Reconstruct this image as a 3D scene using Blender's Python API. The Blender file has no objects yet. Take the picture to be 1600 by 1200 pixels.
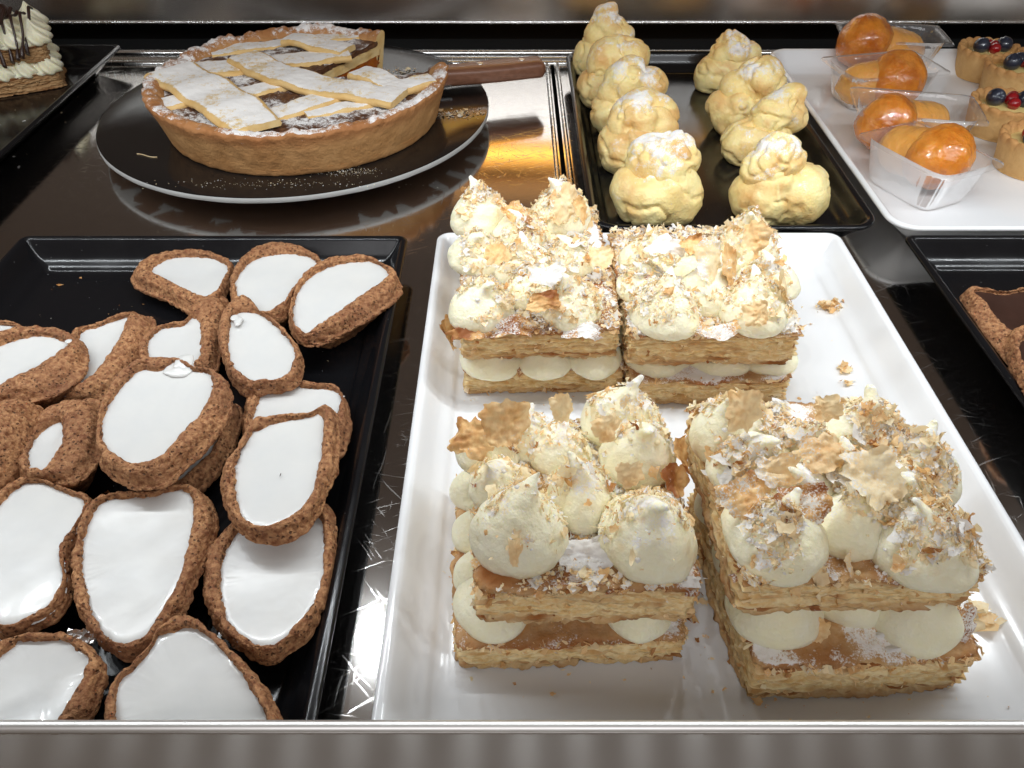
import bpy, math, random
import numpy as np
from mathutils import Vector

# ------------------------------------------------------------------ camera, world, light, exposure
scene = bpy.context.scene
COL = scene.collection
CAM_H, CAM_F, CAM_T = 0.30, 1200.0, math.radians(42)
cd = bpy.data.cameras.new('camera'); cam = bpy.data.objects.new('camera', cd); COL.objects.link(cam)
cam.location = (0, 0, CAM_H); cam.rotation_euler = (math.pi/2 - CAM_T, 0, 0)
cd.sensor_width = 36; cd.lens = 36*CAM_F/1600; cd.clip_start = 0.005; cd.clip_end = 50
scene.camera = cam
scene.view_settings.view_transform = 'Standard'; scene.view_settings.look = 'None'
scene.view_settings.exposure = 0.0; scene.view_settings.gamma = 1.0
world = bpy.data.worlds.new('World'); scene.world = world; world.use_nodes = True
wb = world.node_tree.nodes['Background']
wb.inputs['Color'].default_value = (1.0, 0.80, 0.66, 1); wb.inputs['Strength'].default_value = 0.13
sl = bpy.data.lights.new('front_fill', 'AREA'); sl.shape = 'RECTANGLE'; sl.size = 1.6; sl.size_y = .7; sl.energy = 10.0; sl.color = (.97, .97, 1.0)  # added fill light behind the camera, lifts the near faces of the pastries
slo = bpy.data.objects.new('front_fill', sl); COL.objects.link(slo); slo.location = (.1, -1.1, 1.25); slo.rotation_euler = (math.radians(47), 0, 0)
slo['label'] = 'soft fill light added in front of the display case'; slo['category'] = 'fill light'
LED_Y, LED_Z, LED_STEP, LED_POWER = 0.36, 0.335, 0.045, 930.0

def U(px, py, z=0.0, sx=0, sy=0, cx=0, cy=0):
    """where the sight line through a photo point meets the plane z + sx*(X-cx) + sy*(Y-cy)"""
    a = 600-py; b = px-800
    d = (b, CAM_F*math.cos(CAM_T)+a*math.sin(CAM_T), -CAM_F*math.sin(CAM_T)+a*math.cos(CAM_T))
    t = (z - CAM_H - sx*cx - sy*cy) / (d[2] - sx*d[0] - sy*d[1])
    return np.array([d[0]*t, d[1]*t, CAM_H+d[2]*t])

# ------------------------------------------------------------------ noise
def _h(ix, iy, iz, seed):
    n = (ix.astype(np.int64)*374761393 + iy.astype(np.int64)*668265263 + iz.astype(np.int64)*1274126177 + seed*974634777) & 0xffffffff
    n = ((n ^ (n >> 13))*1103515245) & 0xffffffff
    n = ((n ^ (n >> 16))*2654435761) & 0xffffffff
    return ((n ^ (n >> 15)) & 0xffffff)/16777215.0
def vnoise(P, seed=0):
    i = np.floor(P); f = P-i; f = f*f*(3-2*f); i = i.astype(np.int64)
    x, y, z = i[:, 0], i[:, 1], i[:, 2]; fx, fy, fz = f[:, 0], f[:, 1], f[:, 2]
    def L(a, b, t): return a+(b-a)*t
    c = [[[_h(x+a, y+b, z+d, seed) for d in (0, 1)] for b in (0, 1)] for a in (0, 1)]
    return L(L(L(c[0][0][0], c[0][0][1], fz), L(c[0][1][0], c[0][1][1], fz), fy),
             L(L(c[1][0][0], c[1][0][1], fz), L(c[1][1][0], c[1][1][1], fz), fy), fx)
def fbm(P, scale, octv=3, seed=0):
    """about -1..1"""
    P = np.asarray(P, float)*np.asarray(scale, float)
    s = 0; a = 1; tot = 0
    for k in range(octv):
        s = s + a*(vnoise(P*(2**k)+17.3*k, seed+k)*2-1); tot += a; a *= .5
    return s/tot*1.4

# ------------------------------------------------------------------ mesh building
def gridF(nu, nv, cu=False, cv=False, off=0):
    iu = np.arange(nu if cu else nu-1); iv = np.arange(nv if cv else nv-1)
    a, b = np.meshgrid(iu, iv, indexing='ij'); a2 = (a+1) % nu; b2 = (b+1) % nv
    return np.stack([a*nv+b, a2*nv+b, a2*nv+b2, a*nv+b2], -1).reshape(-1, 4)+off
def grid_normals(G, cu=True):
    """G (nu,nv,3): normals from finite differences"""
    du = (np.roll(G, -1, 0)-np.roll(G, 1, 0)) if cu else np.gradient(G, axis=0)
    dv = np.gradient(G, axis=1)
    n = np.cross(du, dv); l = np.linalg.norm(n, axis=-1, keepdims=True)
    return n/np.maximum(l, 1e-12)
class MB:
    def __init__(s): s.V = []; s.F = []; s.T = []; s.S = []; s.n = 0
    def add(s, V, F, t=0.0, sg=0.0):
        V = np.asarray(V, float).reshape(-1, 3); F = np.asarray(F)
        s.V.append(V); s.F.append(F+s.n)
        s.T.append(np.broadcast_to(np.asarray(t, float), (len(V),)).copy()); s.S.append(np.broadcast_to(np.asarray(sg, float), (len(V),)).copy())
        s.n += len(V); return s
def mesh_of(name, mb, mat, org=(0, 0, 0), smooth=True):
    V = np.concatenate(mb.V)-np.asarray(org, float)
    me = bpy.data.meshes.new(name)
    loops = np.concatenate([f.reshape(-1) for f in mb.F]).astype(np.int32)
    sizes = np.concatenate([np.full(len(f), f.shape[1]) for f in mb.F]).astype(np.int32)
    me.vertices.add(len(V)); me.vertices.foreach_set('co', V.astype(np.float32).ravel())
    me.loops.add(len(loops)); me.loops.foreach_set('vertex_index', loops)
    me.polygons.add(len(sizes)); me.polygons.foreach_set('loop_start', np.concatenate([[0], np.cumsum(sizes)[:-1]]).astype(np.int32))
    me.polygons.foreach_set('loop_total', sizes)
    me.polygons.foreach_set('use_smooth', np.full(len(sizes), smooth))
    for nm, arr in (('t', mb.T), ('s', mb.S)):
        at = me.attributes.new(nm, 'FLOAT', 'POINT'); at.data.foreach_set('value', np.concatenate(arr).astype(np.float32))
    me.update(calc_edges=True); me.validate()
    me.materials.append(mat)
    return me
def thing(name, label, cat, loc=(0, 0, 0), group=None):
    o = bpy.data.objects.new(name, None); o.empty_display_size = .01; COL.objects.link(o)
    o.location = loc; o['label'] = label; o['category'] = cat
    if group: o['group'] = group
    return o
def world_loc(o):
    v = Vector((0, 0, 0))
    while o is not None: v += o.location; o = o.parent
    return np.array(v)
def part(name, mb, mat, parent=None, label=None, kind=None, smooth=True):
    org = world_loc(parent) if parent else np.zeros(3)
    o = bpy.data.objects.new(name, mesh_of(name, mb, mat, org, smooth)); COL.objects.link(o)
    o.parent = parent
    if label: o['label'] = label
    if kind: o['kind'] = kind
    return o
def solo(name, mb, mat, label, cat, group=None, kind=None, smooth=True):
    V = np.concatenate(mb.V); c = (V.min(0)+V.max(0))/2; c[2] = V[:, 2].min()
    o = bpy.data.objects.new(name, mesh_of(name, mb, mat, c, smooth)); COL.objects.link(o); o.location = c
    if label: o['label'] = label
    if cat: o['category'] = cat
    if group: o['group'] = group
    if kind: o['kind'] = kind
    return o
def structure(name, mb, mat, smooth=False, parent=None):
    o = part(name, mb, mat, parent, smooth=smooth)
    if parent is None: o['kind'] = 'structure'
    return o

def add_box(mb, x0, x1, y0, y1, z0, z1, **k):
    V = [(x, y, z) for x in (x0, x1) for y in (y0, y1) for z in (z0, z1)]
    F = np.array([(0, 1, 3, 2), (4, 6, 7, 5), (0, 4, 5, 1), (2, 3, 7, 6), (0, 2, 6, 4), (1, 5, 7, 3)])
    return mb.add(V, F, **k)
def add_rbox(mb, c, size, r, rotz=0, tilt=0, seg=4, **k):
    """box with rounded edges"""
    hx, hy, hz = [s/2 for s in size]
    n = seg
    th = np.linspace(0, math.pi/2, n+1)
    prof = []                                    # (inset, z)
    for t in th: prof.append((r*(1-math.sin(t)), -hz+r*(1-math.cos(t))))
    for t in th: prof.append((r*(1-math.cos(t)), hz-r*(1-math.sin(t))))
    prof = [(hx*.98 if False else None, None)]*0+prof
    ring = []
    for q, (sx, sy) in enumerate(((1, 1), (-1, 1), (-1, -1), (1, -1))):
        for t in th:
            a = q*math.pi/2+t
            ring.append((sx*(hx-r), sy*(hy-r), math.cos(a), math.sin(a)))
    V = []
    for (ins, z) in prof:
        for (bx, by, ca, sa) in ring: V.append((bx+ca*(r-ins), by+sa*(r-ins), z))
    m = len(ring); V += [(0, 0, -hz), (0, 0, hz)]
    V = np.array(V); F = gridF(len(prof), m, False, True)[:, ::-1]
    F = F[:, ::-1]
    L = len(prof)*m
    F3 = [(L, (j+1) % m, j) for j in range(m)]+[(L+1, (len(prof)-1)*m+j, (len(prof)-1)*m+(j+1) % m) for j in range(m)]
    ct, st = math.cos(tilt), math.sin(tilt)
    V = np.stack([V[:, 0]*ct-V[:, 2]*st, V[:, 1], V[:, 0]*st+V[:, 2]*ct], 1)
    cz, sz = math.cos(rotz), math.sin(rotz)
    V = np.stack([V[:, 0]*cz-V[:, 1]*sz, V[:, 0]*sz+V[:, 1]*cz, V[:, 2]], 1)+np.array(c)
    n0 = mb.n; mb.add(V, F, **k); mb.F.append(np.array(F3)+n0)
    return mb
def add_revolve(mb, c, prof, n=48, a0=0, a1=2*math.pi, fr=None, t=0.0, sg=0.0, disp=None, seed=0):
    """prof list of (r,z); fr(angle)->(radius factor)"""
    full = abs(a1-a0-2*math.pi) < 1e-6
    ang = np.linspace(a0, a1, n, endpoint=not full)
    pr = np.array(prof)
    R = pr[None, :, 0]*np.ones((n, 1)); Z = pr[None, :, 1]*np.ones((n, 1))
    if fr is not None: R = R*fr(ang, pr)
    G = np.stack([np.cos(ang)[:, None]*R, np.sin(ang)[:, None]*R, Z], -1)
    if disp is not None:
        Nn = grid_normals(G, full)
        G = G+Nn*disp(G.reshape(-1, 3)+seed).reshape(n, -1, 1)
    G = G+np.array(c)
    tt = np.broadcast_to(t, (n, len(prof))).ravel() if np.ndim(t) else t
    ss = np.broadcast_to(sg, (n, len(prof))).ravel() if np.ndim(sg) else sg
    mb.add(G.reshape(-1, 3), gridF(n, len(prof), full, False), t=tt, sg=ss)
    return mb
def catmull(P, n, closed=False):
    P = np.asarray(P, float); m = len(P)
    u = np.linspace(0, m if closed else m-1, n, endpoint=not closed)
    i = np.minimum(np.floor(u).astype(int), m-1 if closed else m-2); f = (u-i)[:, None]
    g = (lambda k: P[(i+k) % m]) if closed else (lambda k: P[np.clip(i+k, 0, m-1)])
    p0, p1, p2, p3 = g(-1), g(0), g(1), g(2)
    return .5*((2*p1)+(-p0+p2)*f+(2*p0-5*p1+4*p2-p3)*f**2+(-p0+3*p1-3*p2+p3)*f**3)

# ------------------------------------------------------------------ materials
class NT:
    def __init__(s, name):
        s.m = bpy.data.materials.new(name); s.m.use_nodes = True; s.nt = s.m.node_tree
        s.b = s.nt.nodes['Principled BSDF']; s.out = s.nt.nodes['Material Output']
    def n(s, ty, ins=None, **pr):
        x = s.nt.nodes.new(ty)
        for k, v in pr.items(): setattr(x, k, v)
        for k, v in (ins or {}).items(): s.put(x.inputs[k], v)
        return x
    def put(s, sock, v):
        if isinstance(v, bpy.types.NodeSocket): s.nt.links.new(v, sock)
        elif isinstance(v, tuple) and len(v) == 3 and sock.type == 'RGBA': sock.default_value = (*v, 1)
        else: sock.default_value = v
    def math(s, op, a, b=0.0, c=0.0): return s.n('ShaderNodeMath', {0: a, 1: b, 2: c}, operation=op).outputs[0]
    def noise(s, scale, detail=3, rough=.55, vec=None, dist=0.0):
        return s.n('ShaderNodeTexNoise', {'Vector': vec or s.obj(), 'Scale': scale, 'Detail': detail, 'Roughness': rough, 'Distortion': dist}).outputs[0]
    def obj(s):
        if not hasattr(s, '_o'): s._o = s.n('ShaderNodeTexCoord').outputs['Object']
        return s._o
    def scaled(s, v): return s.n('ShaderNodeMapping', {'Vector': s.obj(), 'Scale': v}).outputs[0]
    def rng(s, v, a, b, c=0.0, d=1.0): return s.n('ShaderNodeMapRange', {'Value': v, 'From Min': a, 'From Max': b, 'To Min': c, 'To Max': d}).outputs[0]
    def mix(s, f, a, b):
        x = s.n('ShaderNodeMix', data_type='RGBA'); s.put(x.inputs[0], f); s.put(x.inputs[6], a); s.put(x.inputs[7], b); return x.outputs[2]
    def attr(s, nm): return s.n('ShaderNodeAttribute', attribute_name=nm).outputs['Fac']
    def bump(s, h, dist, nrm=None, strength=1.0):
        ins = {'Height': h, 'Distance': dist, 'Strength': strength}
        if nrm is not None: ins['Normal'] = nrm
        return s.n('ShaderNodeBump', ins).outputs[0]
    def P(s, **k):
        for a, v in k.items(): s.put(s.b.inputs[a.replace('_', ' ')], v)
def food(name, ca, cb, scale, rough=.6, bumps=(), sss=None, cc=None, sugar=False, coat=0.0, lo=.35, hi=.65, pores=None, spec=.4, stretch=None):
    q = NT(name)
    vec = q.scaled(stretch) if stretch else q.obj()
    col = q.mix(q.rng(q.noise(scale, 4, .6, vec), lo, hi), ca, cb)
    if cc is not None: col = q.mix(q.attr('t'), col, cc)
    rg = rough
    if pores:
        vo = q.n('ShaderNodeTexVoronoi', {'Vector': q.n('ShaderNodeVectorMath', {0: q.obj(), 1: q.n('ShaderNodeVectorMath', {0: q.n('ShaderNodeTexNoise', {'Vector': q.obj(), 'Scale': 700.0}).outputs[1], 3: .0011}, operation='SCALE').outputs[0]}, operation='ADD').outputs[0], 'Scale': pores[0]}); rnd = q.n('ShaderNodeSeparateColor', {0: vo.outputs['Color']}).outputs[0]
        pn = q.math('SUBTRACT', vo.outputs['Distance'], q.rng(rnd, .45, 1.0, -.05, .40)); pm = q.rng(pn, -.02, .10, 1.0, 0.0)
        col = q.mix(q.math('MULTIPLY', pm, pores[2]), col, tuple(c*.35 for c in ca))
    if sugar:
        s1 = q.math('MULTIPLY_ADD', q.noise(1300, 2, .6), .9, -.45)
        s2 = q.math('MULTIPLY_ADD', q.noise(220, 3, .6), 1.1, -.55)
        m = q.math('ADD', q.math('ADD', q.attr('s'), s1), s2)
        m = q.rng(m, .38, .62)
        col = q.mix(q.math('MULTIPLY', m, .93), col, (.88, .87, .86))
        rg = q.rng(m, 0, 1, rough, .9)
    q.P(Base_Color=col, Roughness=rg)
    q.b.inputs['Specular IOR Level'].default_value = spec
    nrm = None
    for (sc, d) in bumps: nrm = q.bump(q.noise(sc, 3, .6, vec if stretch else None), d, nrm)
    if pores: nrm = q.bump(q.rng(pn, -.15, .12), pores[1], nrm)
    if nrm is not None: q.P(Normal=nrm)
    if sss:
        q.b.inputs['Subsurface Weight'].default_value = sss[0]; q.b.inputs['Subsurface Radius'].default_value = sss[1]; q.b.inputs['Subsurface Scale'].default_value = sss[2]
    if coat: q.b.inputs['Coat Weight'].default_value = coat; q.b.inputs['Coat Roughness'].default_value = .06
    return q.m

def steel(name, base=(.62, .60, .58), rough=.16, brush=(6, 700, 1), brushd=.00002, scratch=.00003, aniso=0.0, tan=(0, 1, 0)):
    q = NT(name)
    v = q.scaled(brush)
    n1 = q.noise(1.0, 3, .6, v)
    nrm = q.bump(n1, brushd)
    sm = None
    for k, (ang, sc) in enumerate(((.25, (34, 760, 1)), (1.7, (40, 800, 1)), (2.8, (30, 700, 1)), (.9, (44, 900, 1)), (-.5, (38, 760, 1)))):
        mp = q.n('ShaderNodeMapping', {'Vector': q.n('ShaderNodeMapping', {'Vector': q.obj(), 'Rotation': (0, 0, ang), 'Location': (k*.31, k*.17, 0)}).outputs[0], 'Scale': sc}).outputs[0]
        mp2 = q.n('ShaderNodeVectorMath', {0: mp, 1: q.n('ShaderNodeVectorMath', {0: q.n('ShaderNodeTexNoise', {'Vector': q.obj(), 'Scale': 14.0}).outputs[1], 3: 9.0}, operation='SCALE').outputs[0]}, operation='ADD').outputs[0]
        s = q.rng(q.noise(1.0, 0, .5, mp2), .74, .82)
        sm = s if sm is None else q.math('MAXIMUM', sm, s)
    nrm = q.bump(sm, scratch, nrm)
    smud = q.noise(14, 4, .6)
    rg = q.math('ADD', q.rng(smud, .3, .7, rough*.9, rough*1.12), q.math('MULTIPLY', sm, .12 if scratch > 0 else 0.0))
    q.P(Base_Color=base, Metallic=1.0, Roughness=rg, Normal=nrm)
    if aniso:
        tg = q.n('ShaderNodeCombineXYZ', {0: float(tan[0]), 1: float(tan[1]), 2: float(tan[2])}).outputs[0]
        q.P(Anisotropic=aniso, Tangent=tg)
    return q.m
def melamine(name, base, rough, dust=0.0):
    q = NT(name)
    col = base
    sm = q.noise(22, 5, .65)
    if dust:
        vo = q.n('ShaderNodeTexVoronoi', {'Vector': q.obj(), 'Scale': 420.0}); d = q.rng(vo.outputs['Distance'], .05, .09, 1.0, 0.0)
        rare = q.rng(q.n('ShaderNodeSeparateColor', {0: vo.outputs['Color']}).outputs[0], .93, .935)
        col = q.mix(q.math('MULTIPLY', q.math('MULTIPLY', d, rare), dust), base, (.6, .6, .58))
    q.P(Base_Color=col, Roughness=q.rng(sm, .3, .75, rough*.7, rough*1.6), Normal=q.bump(q.noise(60, 2), .00004))
    q.b.inputs['Specular IOR Level'].default_value = .5 if base[0] > .1 else .36
    return q.m
def plain(name, base, rough=.5, metal=0.0, emit=None, es=0.0):
    q = NT(name); q.P(Base_Color=base, Roughness=rough, Metallic=metal)
    if emit: q.b.inputs['Emission Color'].default_value = (*emit, 1); q.b.inputs['Emission Strength'].default_value = es
    return q.m

M = {}
M['steel_floor'] = steel('brushed steel floor', rough=.095, brush=(60, 900, 1), brushd=.0000006, scratch=.000014, aniso=.5)
M['steel_lip'] = steel('brushed steel lip', (.62, .60, .575), rough=.16, brush=(30, 1500, 1500), brushd=.000001, scratch=.0, aniso=1.0)
M['steel_panel'] = steel('satin steel panel', (.72, .69, .65), rough=.24, brush=(9, 900, 9), brushd=.000001, scratch=.0, aniso=.3, tan=(0, 0, 1))
M['bead'] = steel('polished steel bead', (.8, .8, .79), rough=.22, brush=(5, 500, 500), scratch=.000005)
M['satin'] = steel('satin rolled edge', (.86, .85, .83), rough=.42, brush=(5, 500, 500), brushd=.000001, scratch=.0)
M['black'] = melamine('black melamine', (.006, .006, .007), .17, dust=.8)
M['white'] = melamine('white melamine', (.80, .81, .82), .13)
M['board'] = melamine('black lacquered cardboard', (.012, .010, .009), .12, dust=.6)
M['board_edge'] = plain('grey cardboard edge', (.42, .42, .41), .7)
M['void'] = plain('black void', (.004, .004, .004), .9)
M['boat'] = food('crunchy almond shell', (.225, .082, .031), (.56, .29, .13), 420, .74, ((300, .0006), (1100, .0010)), cc=(.17, .062, .028), pores=(640, .0011, .65), sss=(.08, (1, .4, .2), .002))
M['glaze'] = food('white sugar glaze', (.62, .622, .610), (.66, .655, .630), 30, .27, ((40, .0003),), sss=(.35, (1, .95, .9), .004), spec=.5, coat=.25)
M['choc'] = food('dark chocolate glaze', (.035, .016, .011), (.045, .020, .014), 60, .32, ((40, .0005),))
M['puff'] = food('puff pastry crumb', (.92, .75, .44), (.78, .52, .22), 1.0, .75, ((1.0, .0009),), cc=(.34, .125, .03), sugar=True, stretch=(240, 240, 800), sss=(.15, (1, .6, .3), .002))
M['toasted_puff'] = food('toasted puff pastry', (.52, .33, .16), (.34, .17, .06), 1.0, .75, ((1.0, .0009),), cc=(.22, .08, .02), stretch=(200, 200, 900))
M['cream'] = food('piped vanilla cream', (.93, .87, .61), (.94, .90, .70), 60, .5, ((120, .0010), (600, .0004)), cc=(.86, .58, .26), sugar=True, sss=(.35, (1, .8, .45), .004))
q = NT('pastry flake')
c = q.mix(q.attr('t'), (.97, .84, .54), (.84, .38, .07))
c0_ = c; c = q.mix(q.rng(q.noise(400, 3), .35, .7), c, q.mix(q.attr('t'), (.98, .90, .66), (.96, .60, .19)))
c = q.mix(q.rng(q.math('ADD', q.attr('t'), q.rng(q.noise(250, 3), 0, 1, -.15, .15)), .68, .95), c, (.34, .115, .03))
m_ = q.rng(q.math('ADD', q.attr('s'), q.math('MULTIPLY_ADD', q.noise(1200, 3), 1.2, -.6)), .4, .6)
c = q.mix(m_, c, (.90, .89, .87))
q.P(Base_Color=c, Roughness=.55, Normal=q.bump(q.noise(500, 3), .0004))
tr = q.n('ShaderNodeBsdfTranslucent', {'Color': c}).outputs[0]
mx = q.n('ShaderNodeMixShader', {0: .28, 1: q.b.outputs[0], 2: tr}).outputs[0]
q.nt.links.new(mx, q.out.inputs[0]); M['flake'] = q.m
M['choux'] = food('choux pastry', (.98, .84, .42), (.94, .72, .29), 45, .5, ((150, .0010), (600, .0003)), cc=(.74, .42, .14), sugar=True, sss=(.2, (1, .7, .3), .003), coat=.15)
M['baba'] = food('syrup soaked baba', (.76, .27, .025), (.46, .12, .011), 38, .26, ((110, .002), (420, .0005)), cc=(.82, .48, .14), sss=(.45, (1, .45, .15), .006), coat=.9)
M['tart'] = food('shortcrust', (.62, .36, .13), (.70, .44, .18), 90, .7, ((300, .0005), (1200, .0002)), cc=(.46, .20, .06))
M['pie_crust'] = food('baked pie crust', (.46, .235, .085), (.58, .32, .13), 45, .68, ((120, .0010), (400, .0006), (1100, .0003)), cc=(.36, .14, .045), sugar=True)
M['lattice'] = food('lattice pastry strip', (.78, .60, .30), (.70, .47, .18), 70, .65, ((200, .0006),), cc=(.62, .33, .09), sugar=True)
M['jam'] = food('apricot jam', (.42, .12, .015), (.30, .07, .01), 150, .22, ((260, .0012),), coat=.6, sss=(.2, (1, .4, .1), .003))
M['filling'] = food('dark filling', (.07, .028, .018), (.16, .07, .03), 260, .4, ((350, .0015),), sugar=True)
M['wood'] = food('brown wood handle', (.16, .068, .038), (.22, .10, .06), 1.0, .42, ((1.0, .0001),), stretch=(40, 600, 300), coat=.15)
M['rivet'] = plain('aluminium rivet', (.75, .74, .70), .35, 1.0)
M['blade'] = steel('knife blade', (.6, .6, .6), .25)
M['blueberry'] = food('blueberry skin', (.006, .009, .020), (.025, .032, .055), 120, .30, ((300, .0002),), coat=.8)
M['currant'] = food('red currant skin', (.33, .006, .010), (.22, .004, .008), 90, .2, (), coat=1.0, sss=(.3, (1, .1, .1), .003))
M['custard'] = food('custard', (.80, .62, .25), (.76, .55, .2), 60, .35)
M['foil'] = plain('crumpled foil', (.8, .8, .8), .25, 1.0)
q = NT('clear plastic')
lw = q.n('ShaderNodeLayerWeight', {'Blend': .30}).outputs['Fresnel']
gl = q.n('ShaderNodeBsdfGlossy', {'Color': (1, 1, 1), 'Roughness': .05, 'Normal': q.bump(q.noise(90, 2), .0006)}).outputs[0]
tp = q.n('ShaderNodeBsdfTransparent', {'Color': (.93, .92, .91)}).outputs[0]
df = q.n('ShaderNodeBsdfDiffuse', {'Color': (.8, .78, .78)}).outputs[0]
a_ = q.n('ShaderNodeMixShader', {0: .13, 1: tp, 2: df}).outputs[0]
b_ = q.n('ShaderNodeMixShader', {0: q.rng(lw, 0, 1, .04, .75), 1: a_, 2: gl}).outputs[0]
q.nt.links.new(b_, q.out.inputs[0]); M['plastic'] = q.m
# ------------------------------------------------------------------ the display case
WB = plain('brown room wall', (.16, .118, .09), .6)
def floor_pan(x0, x1, y0, y1):
    mb = MB(); nx, ny = 2, 2
    V = [(x0, y0, 0), (x1, y0, 0), (x1, y1, 0), (x0, y1, 0), (x0, y0, -.003), (x1, y0, -.003), (x1, y1, -.003), (x0, y1, -.003)]
    return mb.add(V, np.array([(0, 1, 2, 3), (7, 6, 5, 4), (0, 4, 5, 1), (1, 5, 6, 2), (2, 6, 7, 3), (3, 7, 4, 0)]))
SEAM = .0415
fl = structure('shelf_floor', floor_pan(-1.2, SEAM, .072, .852), M['steel_floor'])
structure('shelf_pan', floor_pan(SEAM+.004, 1.2, .072, .852), M['steel_floor'], parent=fl)
mb = MB(); add_box(mb, -1.3, 1.3, -.1, 1.0, -.03, -.02); structure('base_deck', mb, M['void'])
# raised beads of the pans either side of the seam
def bar_y(mb, x, y0, y1, r, z, n=8):
    a = np.linspace(0, math.pi, n); G = np.stack([np.stack([x+r*np.cos(a), np.full(n, y), z+r*np.sin(a)], -1) for y in (y0, y1)])
    mb.add(G.reshape(-1, 3), gridF(2, n)); return mb
def bar_x(mb, y, x0, x1, r, z, n=10, a0=0, a1=math.pi):
    a = np.linspace(a0, a1, n); G = np.stack([np.stack([np.full(n, x), y+r*np.cos(a), z+r*np.sin(a)], -1) for x in (x0, x1)])
    mb.add(G.reshape(-1, 3), gridF(2, n)); return mb
structure('pan_bead', bar_y(MB(), SEAM-.0035, .072, .852, .0022, .0), M['bead'], True, fl)
structure('pan_bead', bar_y(MB(), SEAM+.0075, .072, .852, .0022, .0), M['bead'], True, fl)
# back rail: two stepped rolled edges
mb = MB(); bar_x(mb, .8535, -1.2, 1.2, .0035, .0); bar_x(mb, .872, -1.2, 1.2, .0035, .005)
add_box(mb, -1.2, 1.2, .857, .8685, -.01, .0045); add_box(mb, -1.2, 1.2, .8755, .886, -.02, .004)
structure('back_rail', mb, M['bead'], True)
# dark air slot behind the rail, steel back panel above it
mb = MB(); add_box(mb, -1.3, 1.3, .96, .97, -.05, .3); structure('slot_wall', mb, M['void'])
mb = MB(); add_box(mb, -1.3, 1.3, .900, .906, .0285, .108); bp = structure('back_panel', mb, M['steel_panel'])
structure('panel_hem', bar_x(MB(), .9005, -1.3, 1.3, .0022, .0285, 12, 0, 2*math.pi), M['bead'], True, bp)
# warm lit counter seen only in the steel: a backlit amber panel and the brown wall of the shop behind it
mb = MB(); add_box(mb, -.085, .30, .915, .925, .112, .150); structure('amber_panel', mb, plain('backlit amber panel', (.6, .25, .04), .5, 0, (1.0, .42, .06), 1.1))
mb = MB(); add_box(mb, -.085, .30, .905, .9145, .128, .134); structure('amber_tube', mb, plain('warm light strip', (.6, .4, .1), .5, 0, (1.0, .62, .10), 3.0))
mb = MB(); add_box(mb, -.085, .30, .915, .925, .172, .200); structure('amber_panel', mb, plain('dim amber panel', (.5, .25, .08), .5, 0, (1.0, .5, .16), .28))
mb = MB(); add_box(mb, -2, 2, .935, .945, .1085, .95); structure('room_wall', mb, WB)
# front lip: rolled bead and a brushed strip falling towards the viewer
mb = MB(); LY, LZ = .1145, .0420
bar_x(mb, LY, -.8, .8, .0022, LZ, 16, 0, 2*math.pi); fb = structure('front_lip', mb, M['satin'], True)
mb = MB(); V = [(-.8, LY-.001, LZ+.0005), (.8, LY-.001, LZ+.0005), (.8, LY-.045, LZ-.0045), (-.8, LY-.045, LZ-.0045), (-.8, LY-.001, LZ-.001), (.8, LY-.001, LZ-.001), (.8, LY-.045, LZ-.006), (-.8, LY-.045, LZ-.006)]
mb.add(V, np.array([(3, 2, 1, 0), (4, 5, 6, 7), (2, 3, 7, 6), (0, 1, 5, 4)])); structure('lip_strip', mb, M['steel_lip'], False, fb)
mb = MB(); add_box(mb, -.8, .8, .0660, .0685, -.25, LZ-.0064); structure('front_panel', mb, M['steel_lip'], False, fb)
# LED bar above the pastries
bar = thing('led_light_bar', 'aluminium bar of small white LEDs under the shelf above the pastries', 'light bar', (0, LED_Y, LED_Z+.004))
mb = MB(); add_box(mb, -.85, .95, LED_Y-.012, LED_Y+.012, LED_Z+.002, LED_Z+.012); part('housing', mb, plain('aluminium profile', (.5, .5, .5), .4, .8), bar, smooth=False)
ledm = plain('LED emitter', (.8, .8, .8), .5, 0, (.91, .965, 1.0), LED_POWER)
me = None
for k in range(int(1.7/LED_STEP)):
    x = -.80+k*LED_STEP
    if me is None:
        mb = MB(); mb.add([(-.004, -.0025, 0), (-.004, .0025, 0), (.004, .0025, 0), (.004, -.0025, 0)], np.array([(0, 1, 2, 3)]))
        me = mesh_of('led_chip', mb, ledm)
    o = bpy.data.objects.new('led_chip', me); COL.objects.link(o); o.parent = bar; o.location = (x, 0, -.0022)

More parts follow.
